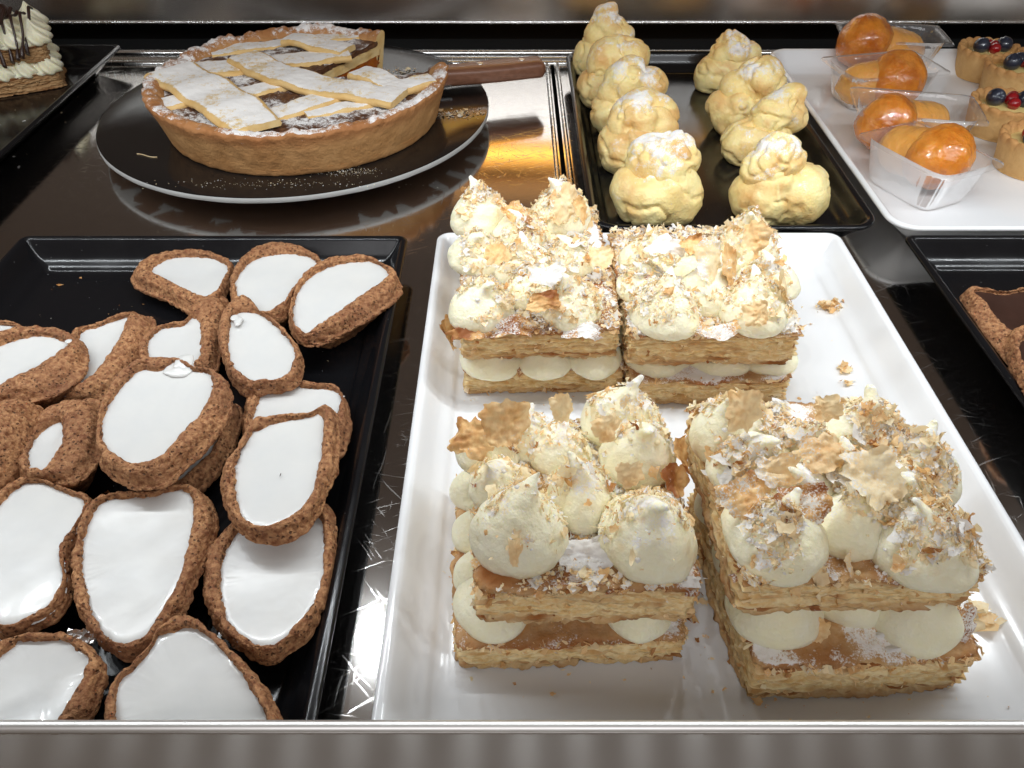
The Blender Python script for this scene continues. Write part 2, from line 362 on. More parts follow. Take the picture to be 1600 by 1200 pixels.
# ------------------------------------------------------------------ trays
def tray(name, label, x0, x1, y0, y1, rim, mat, rc=.008, slope=.022, z0=.0):
    cx, cy = (x0+x1)/2, (y0+y1)/2; hx, hy = (x1-x0)/2, (y1-y0)/2
    t = thing(name, label, 'tray', (cx, cy, z0))
    # (inset, z) from under the foot, up the outer wall, over the rim, down the inner slope to the floor
    pr = [(slope+.03, z0+.0015), (slope+.004, z0+.0012), (slope-.001, z0+.003), (.004, rim-.005), (.0006, rim-.003), (0, rim-.0012), (.0010, rim-.0001), (.0026, rim+.0004), (.0042, rim-.0002),
          (.0060, rim-.002), (slope*.55, z0+(rim-z0)*.52), (slope*.80, z0+.0075), (slope*.92, z0+.0052), (slope*1.08, z0+.0043), (slope*1.3, z0+.004), (slope+.02, z0+.004)]
    pr = catmull(np.array(pr), 60)
    V = []; per = []
    nc = 10; ns = 6
    for q_, (sx, sy) in enumerate(((1, 1), (-1, 1), (-1, -1), (1, -1))):
        for a in np.linspace(q_*math.pi/2, (q_+1)*math.pi/2, nc): per.append((sx, sy, math.cos(a), math.sin(a)))
    G = []
    for (ins, z) in pr:
        r = max(rc-ins, 0)+.004*min(1, ins/.02)
        for (sx, sy, ca, sa) in per:
            G.append((cx+sx*(hx-ins-r)+ca*r, cy+sy*(hy-ins-r)+sa*r, z))
    m = len(per); mb = MB(); mb.add(G, gridF(len(pr), m, False, True)[:, ::-1])
    L = (len(pr)-1)*m
    mb.V.append(np.array([(cx, cy, z0+.004), (cx, cy, z0+.0015)])); mb.T.append(np.zeros(2)); mb.S.append(np.zeros(2)); c0 = mb.n; mb.n += 2
    mb.F.append(np.array([(c0, L+j, L+(j+1) % m) for j in range(m)]+[(c0+1, (j+1) % m, j) for j in range(m)]))
    part('dish', mb, mat, t)
    return t
tray('serving_tray', 'black square-cornered tray piled with white glazed boat tartlets', -.338, -.0715, .102, .4625, .022, M['black'], .007)
tray('serving_tray', 'white tray carrying the four cream mille-feuilles', -.0515, .2265, .102, .4665, .022, M['white'], .009)
tray('serving_tray', 'black tray holding the chocolate tartlets at the right edge', .2700, .5400, .102, .4635, .022, M['black'], .007)
tray('serving_tray', 'black round-cornered tray holding two rows of choux buns', .0555, .2600, .4720, .830, .022, M['black'], .020, .018)
tray('serving_tray', 'white tray with the babas in plastic cups and the berry tarts', .2655, .6300, .4680, .8300, .024, M['white'], .020, .024)
tray('serving_tray', 'black tray at the back left under the layered cream slice', -.70, -.4145, .5000, .8480, .022, M['black'], .006)
# ------------------------------------------------------------------ boat tartlets
def polar(poly, c, N, sm=3):
    P = catmull(poly, 500, True)-c
    a = np.arctan2(P[:, 1], P[:, 0]); r = np.hypot(P[:, 0], P[:, 1])
    bins = np.linspace(-math.pi, math.pi, N, endpoint=False); o = np.argsort(a); a = a[o]; r = r[o]
    R = np.interp(bins, np.concatenate([a-2*math.pi, a, a+2*math.pi]), np.concatenate([r, r, r]))
    for _ in range(sm): R = (np.roll(R, 1)+2*R+np.roll(R, -1))/4
    return bins, R
def boat(label, outer, inner, z0, sx=0, sy=0, depth=None, mat='boat', fill='glaze', group='white glazed boat tartlets', cat='tartlet', seed=0, lift=0.0, dome=False, drop=.0009, gz=None, crumb=False, tr=(-.338, -.0715)):
    O = np.array([U(x, y, z0, 0, 0)[:2] for x, y in outer]); c0 = O.mean(0)
    O = np.array([U(x, y, z0, sx, sy, *c0)[:2] for x, y in outer])
    I = np.array([U(x, y, z0, sx, sy, *c0)[:2] for x, y in (inner or outer)])
    c = I.mean(0) if not dome else O.mean(0)
    N = 300
    th, ro = polar(O, c, N, 1); _, ri = polar(I, c, N, 1); ri = ri+.0014; ro = ro-.0013
    if dome: ri = ro*.2
    ri = np.minimum(ri, ro-.0035); w = ro-ri
    D = depth or max(.010, z0-.005)
    zpl = lambda X, Y: sx*(X-c0[0])+sy*(Y-c0[1])
    dirs = np.stack([np.cos(th), np.sin(th)], 1)
    if dome:
        s = np.linspace(0, 1, 50)
        Rr = ro[:, None]*np.sin(s*math.pi*.52)[None]; Zz = z0-D*.15+D*np.cos(s*math.pi*.5)[None]*np.ones((N, 1))-D*.5
    else:
        h = .17*np.minimum(w, .012)+.0009
        wob = 1+.35*fbm(np.c_[c[0]+dirs[:, 0]*.03, c[1]+dirs[:, 1]*.03, np.zeros(N)], 60, 2, seed)
        h = h*wob
        cr = [(ri-.0030, -.0035+0*h), (ri+.0002, -.0012+0*h), (ri+.10*w, .55*h), (ri+.26*w, 1.05*h), (ri+.48*w, .95*h), (ri+.70*w, .35*h), (ri+.88*w, -.9*h-.0010), (ri+w, -.0048+0*h), (ri+.95*w, -.0072+0*h),
              (ro*.74, -D*.60+0*h), (ro*.56, -D+.001+0*h), (ro*.45, -D+0*h), (ro*.02, -D+0*h)]
        pr = np.stack([np.stack([a, b], 1) for a, b in cr], 0)      # (k,N,2)
        pp = catmull(pr.reshape(len(cr), -1), 92).reshape(92, N, 2)
        Rr = pp[:, :, 0].T; Zz = z0+pp[:, :, 1].T
    G = np.stack([c[0]+dirs[:, 0:1]*Rr, c[1]+dirs[:, 1:2]*Rr, Zz], -1)
    G[:, :, 2] += zpl(G[:, :, 0], G[:, :, 1])
    Nn = grid_normals(G)
    if Nn[:, 20, 2].mean() < 0: Nn = -Nn
    Pf = G.reshape(-1, 3)+seed*.37
    d = .0007*fbm(Pf, 80, 2, 1)+.0007*fbm(Pf, 300, 3, 5)+.0007*(np.abs(fbm(Pf, 170, 3, 15))-.3)
    pit = vnoise(Pf*560, 9); d -= .0009*np.clip((pit-.70)/.15, 0, 1)
    ck = np.abs(fbm(Pf, 85, 2, 31)); d -= .0012*np.clip(1-ck/.035, 0, 1)*(vnoise(Pf*40, 77) > .55)
    G = G+Nn*d.reshape(N, -1, 1)
    t = np.clip(.35+.6*fbm(Pf, 45, 2, 3)+.0, 0, 1)*.6
    ins = .0050+.0215*(1-np.clip((G[:, :, 2]-.004)/.017, 0, 1)); hi = G[:, :, 2] > .0235
    G[:, :, 0] = np.where(hi, G[:, :, 0], np.clip(G[:, :, 0], tr[0]+ins, tr[1]-ins)); G[:, :, 1] = np.where(hi, G[:, :, 1], np.clip(G[:, :, 1], .102+ins, .4625-ins)); G[:, :, 2] = np.maximum(G[:, :, 2], .0045)
    mb = MB(); mb.add(G, gridF(N, G.shape[1], True, False), t=t)
    base = np.array([c[0], c[1], G[:, :, 2].min()])
    root = thing(cat.replace(' ', '_'), label, cat, base, group)
    part('shell', mb, M[mat], root)
    if fill and not dome:
        K = 26; s = np.linspace(0, 1, K)
        ext = .0022+.0009*fbm(np.c_[dirs*.5, np.zeros(N)+seed], 22, 2, 4)+.0006*fbm(np.c_[dirs*.5, np.zeros(N)+seed], 90, 2, 8)
        rsm = ri.copy()
        for _ in range(60): rsm = (np.roll(rsm, 1)+rsm+np.roll(rsm, -1))/3
        rg = rsm[:, None]*s[None]+(ri+ext-rsm)[:, None]*s[None]**7
        zz = z0-drop+lift*(1-s[None]**2)+.0022*s[None]**14*0-.0024*np.clip(s[None]-.9, 0, 1)/.1*np.clip(s[None]-.9, 0, 1)/.1*.5*np.ones((N, 1))-.0016*(1-s[None]**2)*(seed % 3 > 0)
        G2 = np.stack([c[0]+dirs[:, 0:1]*rg, c[1]+dirs[:, 1:2]*rg, zz*np.ones((N, 1))], -1)
        G2[:, :, 2] += zpl(G2[:, :, 0], G2[:, :, 1])+.0003*fbm(G2.reshape(-1, 3)+seed, 45, 2, 6).reshape(N, K)
        mb = MB(); mb.add(G2, gridF(N, K, True, False)[:, ::-1]); part('glaze', mb, M[fill], root)
    return root
WG = 'white glazed boat tartlets'
BO = [
 ('leftmost of the three white glazed tartlets at the back of the black tray', [(200,420),(215,404),(245,393),(285,387),(330,390),(362,402),(368,420),(355,445),(335,472),(308,484),(285,478),(255,462),(225,450),(203,438)], [(240,424),(255,408),(285,401),(325,404),(352,415),(357,428),(345,446),(322,462),(300,454),(270,438)], .019, {}),
 ('white glazed tartlet in the middle of the three at the back of the black tray', [(355,455),(356,430),(370,402),(395,382),(430,373),(462,378),(492,392),(510,412),(500,436),(468,455),(452,478),(435,494),(410,498),(385,491),(362,475)], [(372,450),(378,425),(400,405),(440,395),(475,400),(497,410),(482,430),(457,447),(447,465),(425,484),(400,484),(380,468)], .027, {}),
 ('white glazed tartlet nearest the back right corner of its black tray', [(631,435),(605,410),(560,395),(510,400),(470,425),(450,465),(448,500),(462,524),(490,531),(520,520),(560,500),(600,475),(625,455)], [(457,500),(462,470),(480,440),(510,420),(550,410),(588,410),(604,430),(580,450),(545,472),(510,503),(480,520),(462,516)], .029, {}),
 ('white glazed tartlet directly behind the big round one, its right crust folded up', [(208,555),(215,530),(245,508),(298,495),(312,466),(340,450),(358,462),(352,500),(345,545),(335,575),(310,590),(270,592),(225,580)], [(235,545),(245,520),(278,506),(305,498),(309,530),(306,562),(285,578),(245,570)], .021, {}),
 ('long narrow white glazed tartlet pointing to the back right with a thick golden crust', [(112,515),(150,502),(200,487),(223,482),(240,487),(239,512),(222,548),(195,585),(160,615),(100,620),(86,600),(96,560)], [(128,520),(155,506),(190,494),(207,488),(194,508),(172,545),(142,590),(105,607),(95,600),(115,560)], .022, {}),
 ('white glazed tartlet at the far left showing only a white edge behind its neighbour', [(-70,540),(-50,510),(-20,500),(15,500),(40,508),(32,530),(-20,555)], [(-60,535),(-45,515),(-20,506),(12,505),(28,511),(20,525),(-20,545)], .020, {}),
 ('white glazed tartlet at the left photo edge, just left of the long narrow one', [(-30,570),(-25,530),(20,509),(60,504),(100,508),(128,524),(138,548),(127,578),(92,605),(42,622),(0,632),(-30,628)], [(-22,590),(-14,548),(30,530),(75,527),(102,540),(82,558),(50,572),(20,592),(0,606),(-20,612)], .031, {}),
 ('pointed white glazed tartlet with a small white drip at its top left', [(373,455),(390,459),(405,480),(440,503),(466,532),(475,560),(468,590),(447,600),(415,604),(385,610),(360,595),(343,560),(336,525),(339,490),(355,466)], [(377,488),(400,490),(438,518),(457,548),(452,575),(430,590),(400,596),(375,578),(362,550),(360,520),(364,498)], .031, {}),
 ('white glazed tartlet wedged underneath the big round one, only its right edge showing', [(230,690),(290,640),(345,618),(375,626),(373,665),(348,720),(308,762),(255,777),(205,765)], [(240,700),(300,655),(340,645),(337,680),(312,720),(275,752),(232,752)], .019, {}),
 ('big round white glazed tartlet on top of the pile, glaze spilling over its back crust', [(278,556),(240,550),(200,563),(170,590),(150,630),(141,680),(149,715),(173,740),(210,755),(250,750),(287,720),(322,690),(347,655),(363,620),(359,592),(340,574),(305,568)], [(222,578),(250,580),(284,562),(303,573),(326,590),(328,610),(310,640),(280,680),(255,710),(215,722),(185,710),(165,680),(170,640),(193,605)], .041, dict(depth=.020)),
 ('white glazed tartlet half hidden behind the angular one at the right of the pile', [(372,640),(385,600),(420,587),(450,589),(500,597),(530,598),(546,625),(546,670),(530,705),(480,730),(400,730),(375,690)], [(403,645),(415,612),(440,602),(480,604),(520,612),(526,630),(510,660),(440,680),(405,665)], .024, {}),
 ('angular white glazed tartlet with a tiny dark speck in its glaze', [(372,690),(393,650),(430,644),(488,640),(515,626),(529,640),(531,700),(517,750),(500,790),(470,825),(425,840),(380,830),(350,800),(338,760),(341,720)], [(393,682),(420,666),(460,655),(500,648),(499,690),(491,740),(480,775),(450,805),(415,820),(385,805),(374,770),(377,725)], .038, dict(depth=.020)),
 ('deep white glazed tartlet shaded by the angular one above it, nearest the right rim', [(340,830),(370,800),(430,785),(480,775),(512,776),(526,800),(531,860),(520,920),(490,980),(450,1013),(410,1028),(370,1010),(325,970),(307,920),(308,870),(322,842)], [(362,850),(380,825),(430,808),(480,802),(497,820),(501,860),(491,920),(465,970),(430,1000),(395,1000),(365,975),(352,930),(353,880)], .024, {}),
 ('tall oval white glazed tartlet between the broad near one and the big round one', [(148,775),(180,765),(240,762),(280,752),(312,755),(336,785),(341,815),(327,850),(306,900),(287,950),(242,1000),(195,1024),(150,1003),(118,960),(105,910),(105,870),(115,820),(126,795)], [(163,782),(200,769),(250,764),(289,772),(297,795),(292,840),(275,900),(246,960),(216,1005),(190,1018),(165,985),(145,945),(133,890),(135,840),(146,805)], .027, {}),
 ('large white glazed tartlet cut by the left photo edge, left of the tall oval one', [(-60,900),(-50,830),(-20,780),(10,750),(50,740),(100,754),(146,775),(128,820),(108,860),(108,915),(90,950),(55,975),(0,992),(-40,970)], [(-40,900),(-30,840),(0,790),(40,757),(82,762),(127,783),(118,820),(103,880),(85,930),(50,965),(0,985),(-30,960)], .026, {}),
 ('white glazed tartlet in the bottom left corner against the front lip', [(-60,1100),(-50,1040),(-10,1000),(25,987),(60,983),(110,983),(150,1008),(166,1040),(155,1080),(128,1130),(90,1162),(30,1190),(-40,1180)], [(-30,1090),(-10,1040),(40,998),(85,984),(120,993),(138,1020),(125,1060),(102,1100),(80,1135),(40,1170),(-20,1170)], .030, {}),
 ('broad white glazed tartlet cut off by the front lip, right of the corner one', [(153,1100),(168,1062),(198,1032),(228,1000),(245,972),(283,952),(320,968),(360,1000),(396,1040),(427,1085),(440,1125),(436,1170),(400,1215),(330,1235),(250,1230),(190,1200),(158,1150)], [(188,1080),(200,1035),(238,1003),(263,990),(298,985),(333,1010),(368,1050),(398,1095),(414,1140),(395,1190),(330,1210),(250,1205),(205,1170),(190,1120)], .032, {}),
]
BR = [boat(lb, o_, i_, z_, group=WG, seed=k+1, **kw) for k, (lb, o_, i_, z_, kw) in enumerate(BO)]
def blob(px, py, z, r, sx, sy, parent, name='glaze_drip', mat='glaze', seed=0):
    c = U(px, py, z); n = 28; th = np.linspace(0, 2*math.pi, n, endpoint=False); ph = np.linspace(.001, math.pi-.001, 18)
    G = np.stack([r*sx*np.sin(ph)[None]*np.cos(th)[:, None], r*sy*np.sin(ph)[None]*np.sin(th)[:, None], r*.38*np.cos(ph)[None]*np.ones((n, 1))], -1).reshape(-1, 3)
    G = G*(1+.25*fbm(G+seed, 260, 2, seed))[:, None]+c; mb = MB(); mb.add(G, gridF(n, 18, True, False)); part(name, mb, M[mat], parent)
blob(367, 497, .0318, .0028, 1.0, 1.1, BR[7]); blob(373, 502, .0314, .0030, .8, 1.3, BR[7], seed=2)
blob(287, 566, .0412, .0050, 1.0, 1.3, BR[9], seed=3); blob(280, 578, .0400, .0046, 1.6, 1.2, BR[9], seed=4)
blob(438, 742, .0382, .0006, .5, 2.2, BR[11], 'dark_speck', 'choc'); blob(107, 533, .0325, .0020, 1, 1, BR[6], 'crust_chip', 'glaze', 6)
boat('broken white glazed tartlet with its brown crumb torn open, left of the big round one', [(20,722),(40,680),(62,640),(100,618),(150,612),(165,660),(150,715),(112,748),(60,747),(30,745)], [(48,730),(56,690),(76,668),(92,662),(88,695),(72,730)], .029, group=WG, seed=31)
boat('brown tartlet turned away at the left photo edge so that only its crust shows', [(-60,640),(-10,624),(32,614),(60,616),(68,636),(50,680),(20,722),(-15,748),(-60,740)], None, .033, group=WG, seed=33, dome=True, depth=.03)
CT = 'chocolate boat tartlets'
boat('chocolate glazed tartlet lying furthest back in the right hand black tray', [(1502,456),(1515,446),(1560,452),(1620,448),(1700,470),(1700,540),(1650,580),(1600,577),(1562,560),(1528,522),(1505,490)], [(1528,456),(1560,458),(1620,456),(1675,480),(1665,530),(1610,525),(1578,514),(1552,486)], .020, tr=(.270, .54), fill='choc', group=CT, seed=41)
boat('chocolate tartlet in front at the right photo edge, leaning on the one behind it', [(1574,520),(1586,503),(1640,498),(1720,540),(1730,640),(1670,665),(1615,640),(1598,604),(1583,565)], [(1598,540),(1650,520),(1700,560),(1690,620),(1645,630),(1613,592)], .027, depth=.016, tr=(.270, .54), fill='choc', group=CT, seed=42)
# a scrap of foil between the tartlets at the front left
rs = np.random.RandomState(3); p = U(128, 996, .020)
g = np.stack(np.meshgrid(np.linspace(-.006, .006, 9), np.linspace(-.003, .003, 6), indexing='ij')+[np.zeros((9, 6))], -1); g[:, :, 2] = rs.rand(9, 6)*.002
mb = MB(); mb.add(g.reshape(-1, 3)+p, gridF(9, 6)); solo('foil_scrap', mb, M['foil'], 'tiny silver foil scrap between the bottom left tartlets', 'foil', smooth=False)

# ------------------------------------------------------------------ mille-feuilles
def rot2(P, a): return np.stack([P[:, 0]*math.cos(a)-P[:, 1]*math.sin(a), P[:, 0]*math.sin(a)+P[:, 1]*math.cos(a)], 1)
def slab(cx, cy, w, d, rot, z0, z1, seed, sug=.35):
    """flaky rectangle of puff pastry: rough layered sides, browned top and bottom"""
    n = 440; per = 2*(w+d); u = np.linspace(0, per, n, endpoint=False); P = np.zeros((n, 2))
    for i, x in enumerate(u):
        if x < w: P[i] = (-w/2+x, -d/2)
        elif x < w+d: P[i] = (w/2, -d/2+x-w)
        elif x < 2*w+d: P[i] = (w/2-(x-w-d), d/2)
        else: P[i] = (-w/2, d/2-(x-2*w-d))
    r = np.hypot(P[:, 0], P[:, 1]); Pn = P/r[:, None]
    cornr = np.clip((np.abs(P[:, 0])/(w/2))*(np.abs(P[:, 1])/(d/2))-.9, 0, 1)/.1*.0022
    nz = 44; zz = np.linspace(0, 1, nz); rows = []; T = []; S = []
    for j, v in enumerate(zz):
        z = z0+(z1-z0)*v
        Q = np.c_[P, np.full(n, v*(z1-z0))]+seed
        lay = fbm(Q*np.array([90, 90, 1000]), 1, 3, 2)*.0016+fbm(Q*np.array([35, 35, 190]), 1, 2, 7)*.0016+fbm(Q*np.array([420, 420, 900]), 1, 2, 9)*.0011-.0016*np.clip((vnoise(Q*np.array([420, 420, 1100]), 19)-.72)/.15, 0, 1)+.0014*fbm(np.c_[P, np.full(n, 9.)]+seed, 40, 2, 41)
        crust = .0016*(np.exp(-((v-.985)/.06)**2)+.8*np.exp(-((v-.02)/.06)**2))
        rr = r-cornr+lay+crust
        zj = z+.0018*fbm(np.c_[P, np.full(n, 5.)]+seed, 32, 2, 3)*(v > .02)*v+.0012*fbm(np.c_[P, np.full(n, 8.)]+seed, 60, 2, 13)*(1-v)*(v > .02)*.5
        q = rot2(Pn*rr[:, None], rot)
        rows.append(np.c_[q[:, 0]+cx, q[:, 1]+cy, zj])
        edge = np.exp(-((1-v)/.14)**4)*.95+np.exp(-(v/.13)**2)*.7
        LV = np.clip(-lay/.003, 0, 1)
        T.append(np.clip(edge*(.75+.5*fbm(Q*np.array([60, 60, 60]), 1, 2, 33))+.45*np.clip(fbm(Q*np.array([60, 60, 500]), 1, 2, 21)-.25, 0, 1), 0, 1)); S.append(np.clip((v-.9)*3, 0, .3)*np.ones(n))
    for s in np.linspace(.97, .02, 34):
        q0 = Pn*(r-cornr)[:, None]*s
        Q = np.c_[q0, np.full(n, 3.)]+seed
        z = z1+.0018*fbm(np.c_[P*s, np.full(n, 5.)]+seed, 32, 2, 3)+.0007*fbm(Q, 300, 2, 4)*min(1, (1-s)*20)+.0004
        q = rot2(q0, rot); rows.append(np.c_[q[:, 0]+cx, q[:, 1]+cy, z])
        T.append(np.clip(.75+.35*fbm(Q, 60, 2, 8), 0, 1)); S.append(np.clip(sug+.5*fbm(Q, 55, 2, 12), 0, .8))
    rows = [np.c_[rows[0][:, :2]*0+[cx, cy], np.full(n, z0)]]+rows; T = [T[0]]+T; S = [S[0]]+S
    G = np.array(rows); mb = MB(); mb.add(G.reshape(-1, 3), gridF(len(rows), n, False, True)[:, ::-1], t=np.concatenate(T), sg=np.concatenate(S))
    return mb
def leaves(root, cx, cy, w, d, rot, z0, z1, seed, k=6):
    # thin separate sheets of pastry standing a little proud of the cut sides
    for j in range(k):
        v = (j+.7)/(k+.2); n = 420; a = np.linspace(0, 2*math.pi, n, endpoint=False)
        sc = 1/np.maximum(np.abs(np.cos(a))/(w/2), np.abs(np.sin(a))/(d/2)); C2 = np.c_[np.cos(a), np.sin(a)]
        Q = np.c_[C2*sc[:, None], np.full(n, j*.37)]+seed
        ex = np.clip(.0009+.0017*fbm(Q, 85, 3, 3)+.0011*fbm(Q, 330, 2, 5), -.004, .0032); z = z0+(z1-z0)*v+.0016*fbm(np.c_[C2*sc[:, None], np.full(n, 5.)]+seed, 32, 2, 3)*v+.0007*fbm(Q, 120, 2, 9)
        G = np.stack([np.c_[rot2(C2*(sc+e)[:, None], rot)+[cx, cy], z+dz] for e, dz in ((-.004, .0002), (ex*.6, .0001), (ex, -.0002+.0005*fbm(Q, 260, 2, 8)), (ex*.6, -.0004), (-.004, -.0005))], 1)
        mb = MB(); mb.add(G.reshape(-1, 3), gridF(n, 5, True, False), t=np.clip(.12+.55*fbm(Q, 120, 2, 12)+(.45 if j in (0, k-1) else 0), 0, 1).repeat(5)); part('pastry_leaf', mb, M['puff'], root)
DP_R = np.array([.84, .96, 1.0, .95, .85, .72, .58, .44, .31, .20, .12, .06, 0])
DP_Z = np.array([0, .10, .27, .45, .62, .78, .92, 1.04, 1.16, 1.29, 1.41, 1.50, 1.56])
def dollop(c, r, h, seed, bend=.25, sug=.3, fl=0, nn=64):
    """piped kiss of cream with a pulled peak; c is the base centre"""
    rs = np.random.RandomState(seed); pr = catmull(np.c_[DP_R, DP_Z], 44); ang = np.linspace(0, 2*math.pi, nn, endpoint=False)
    R = pr[:, 0][None]*r*(1+.05*np.sin(ang*2+seed)[:, None]); Z = pr[:, 1][None]*h/1.5*np.ones((nn, 1))
    ba = rs.rand()*6.28; k = np.clip((pr[:, 1]-.95)/.55, 0, 1)**2*bend*r
    G = np.stack([np.cos(ang)[:, None]*R+k[None]*math.cos(ba), np.sin(ang)[:, None]*R+k[None]*math.sin(ba), Z], -1)
    P = G.reshape(-1, 3)+seed*1.3
    Nn = grid_normals(G); Nn = -Nn if (Nn[:, 15, :2]*G[:, 15, :2]).sum() < 0 else Nn
    dd = .0012*fbm(P, 70, 2, 5)+.0005*fbm(P, 300, 3, 6)*(sug > 0)
    G = G+Nn*dd.reshape(nn, -1, 1)+np.array(c)
    S = np.clip(pr[:, 1]-.55, 0, .6)[None]*sug/.4*(1+.0*ang[:, None]); S = np.clip(S+.25*fbm(P, 90, 2, 9).reshape(nn, -1)-.05, 0, .75)*(sug > 0)
    T = np.clip(fbm(P, 190, 3, 14).reshape(nn, -1)-.42, 0, 1)*1.2*(sug > 0)*np.clip(pr[:, 1]-.1, .15, 1)[None]
    return G, gridF(nn, 44, True, False), T.ravel(), S.ravel()
def flakes(P, Nrm, size, rs, tb=(1.6, 2.2), sb=.35, k=3, curl=.5, lift=.35):
    """many small curled pastry flakes as one batch of k x k vertex patches"""
    n = len(P)
    e = rs.randn(n, 3); Nn = Nrm+lift*rs.randn(n, 3); Nn /= np.linalg.norm(Nn, axis=1, keepdims=True)
    a = np.cross(Nn, e); a /= np.linalg.norm(a, axis=1, keepdims=True)+1e-9; b = np.cross(Nn, a)
    g = np.linspace(-1, 1, k); uu, vv = np.meshgrid(g, g, indexing='ij'); uu = uu.ravel(); vv = vv.ravel()
    asp = .22+.78*rs.rand(n, 1); sz = size.reshape(n, 1)
    ju = uu[None]*sz*(1+0*asp)+.30*sz*rs.randn(n, k*k)*(np.maximum(abs(uu), abs(vv)) > .5)*.8
    jv = vv[None]*sz*asp+.42*sz*asp*rs.randn(n, k*k)*(np.maximum(abs(uu), abs(vv)) > .5)*.8
    cu = curl*(rs.rand(n, 1)-.35); h = cu*(uu[None]**2+.5*vv[None]*uu[None]*rs.randn(n, 1))*sz+.12*sz*rs.randn(n, k*k)
    V = P[:, None, :]+ju[..., None]*a[:, None]+jv[..., None]*b[:, None]+h[..., None]*Nn[:, None]
    F = (gridF(k, k)[None]+(np.arange(n)*k*k)[:, None, None]).reshape(-1, 4)
    T = np.repeat(np.clip(rs.beta(tb[0], tb[1], n), 0, 1), k*k); S = np.repeat(np.clip(rs.rand(n)*sb*2.0*(.35+.65*np.clip(Nn[:, 2], 0, 1)), 0, .85), k*k)
    return V.reshape(-1, 3), F, T, S
def bigflake(px, py, z, w, h, tilt, yaw, t, s, seed, parent, mat='flake', name='pastry_flake', label=None):
    """one large curled sheet of puff pastry, a little thick, ragged outline"""
    rs = np.random.RandomState(seed); n = 22; g = np.linspace(-1, 1, n); uu, vv = np.meshgrid(g, g, indexing='ij')
    ang = np.arctan2(vv, uu); rr = np.maximum(abs(uu), abs(vv))
    rag = 1+.24*fbm(np.c_[np.cos(ang).ravel(), np.sin(ang).ravel(), np.zeros(n*n)]+seed, 2.6, 4, seed).reshape(n, n)*1.4
    X = uu*w/2*rag*(1-.18*rr*0); Y = vv*h/2*rag
    rc = 1-.18*np.clip(abs(uu*vv)-.5, 0, 1)*2; X *= rc; Y *= rc
    Z = .18*w*(uu**2)*rs.choice([-1, 1])+.10*h*vv*uu+.09*w*fbm(np.c_[uu.ravel(), vv.ravel(), np.zeros(n*n)+seed], 1.7, 3).reshape(n, n)+.045*w*fbm(np.c_[uu.ravel(), vv.ravel(), np.zeros(n*n)+seed], 5, 2).reshape(n, n)
    V = np.stack([X, Y, Z], -1).reshape(-1, 3)
    ct, st = math.cos(tilt), math.sin(tilt); V = np.stack([V[:, 0], V[:, 1]*ct-V[:, 2]*st, V[:, 1]*st+V[:, 2]*ct], 1)
    cz, sz = math.cos(yaw), math.sin(yaw); V = np.stack([V[:, 0]*cz-V[:, 1]*sz, V[:, 0]*sz+V[:, 1]*cz, V[:, 2]], 1)
    V += U(px, py, z); tt = np.clip(t+.25*fbm(V, 160, 2, seed), 0, 1); ss = np.clip(s+.3*fbm(V, 130, 2, seed+3), 0, 1)*(s > 0)
    F = gridF(n, n); mb = MB(); mb.add(V, F, t=tt, sg=ss)
    o = part(name, mb, M[mat], parent, label)
    return o
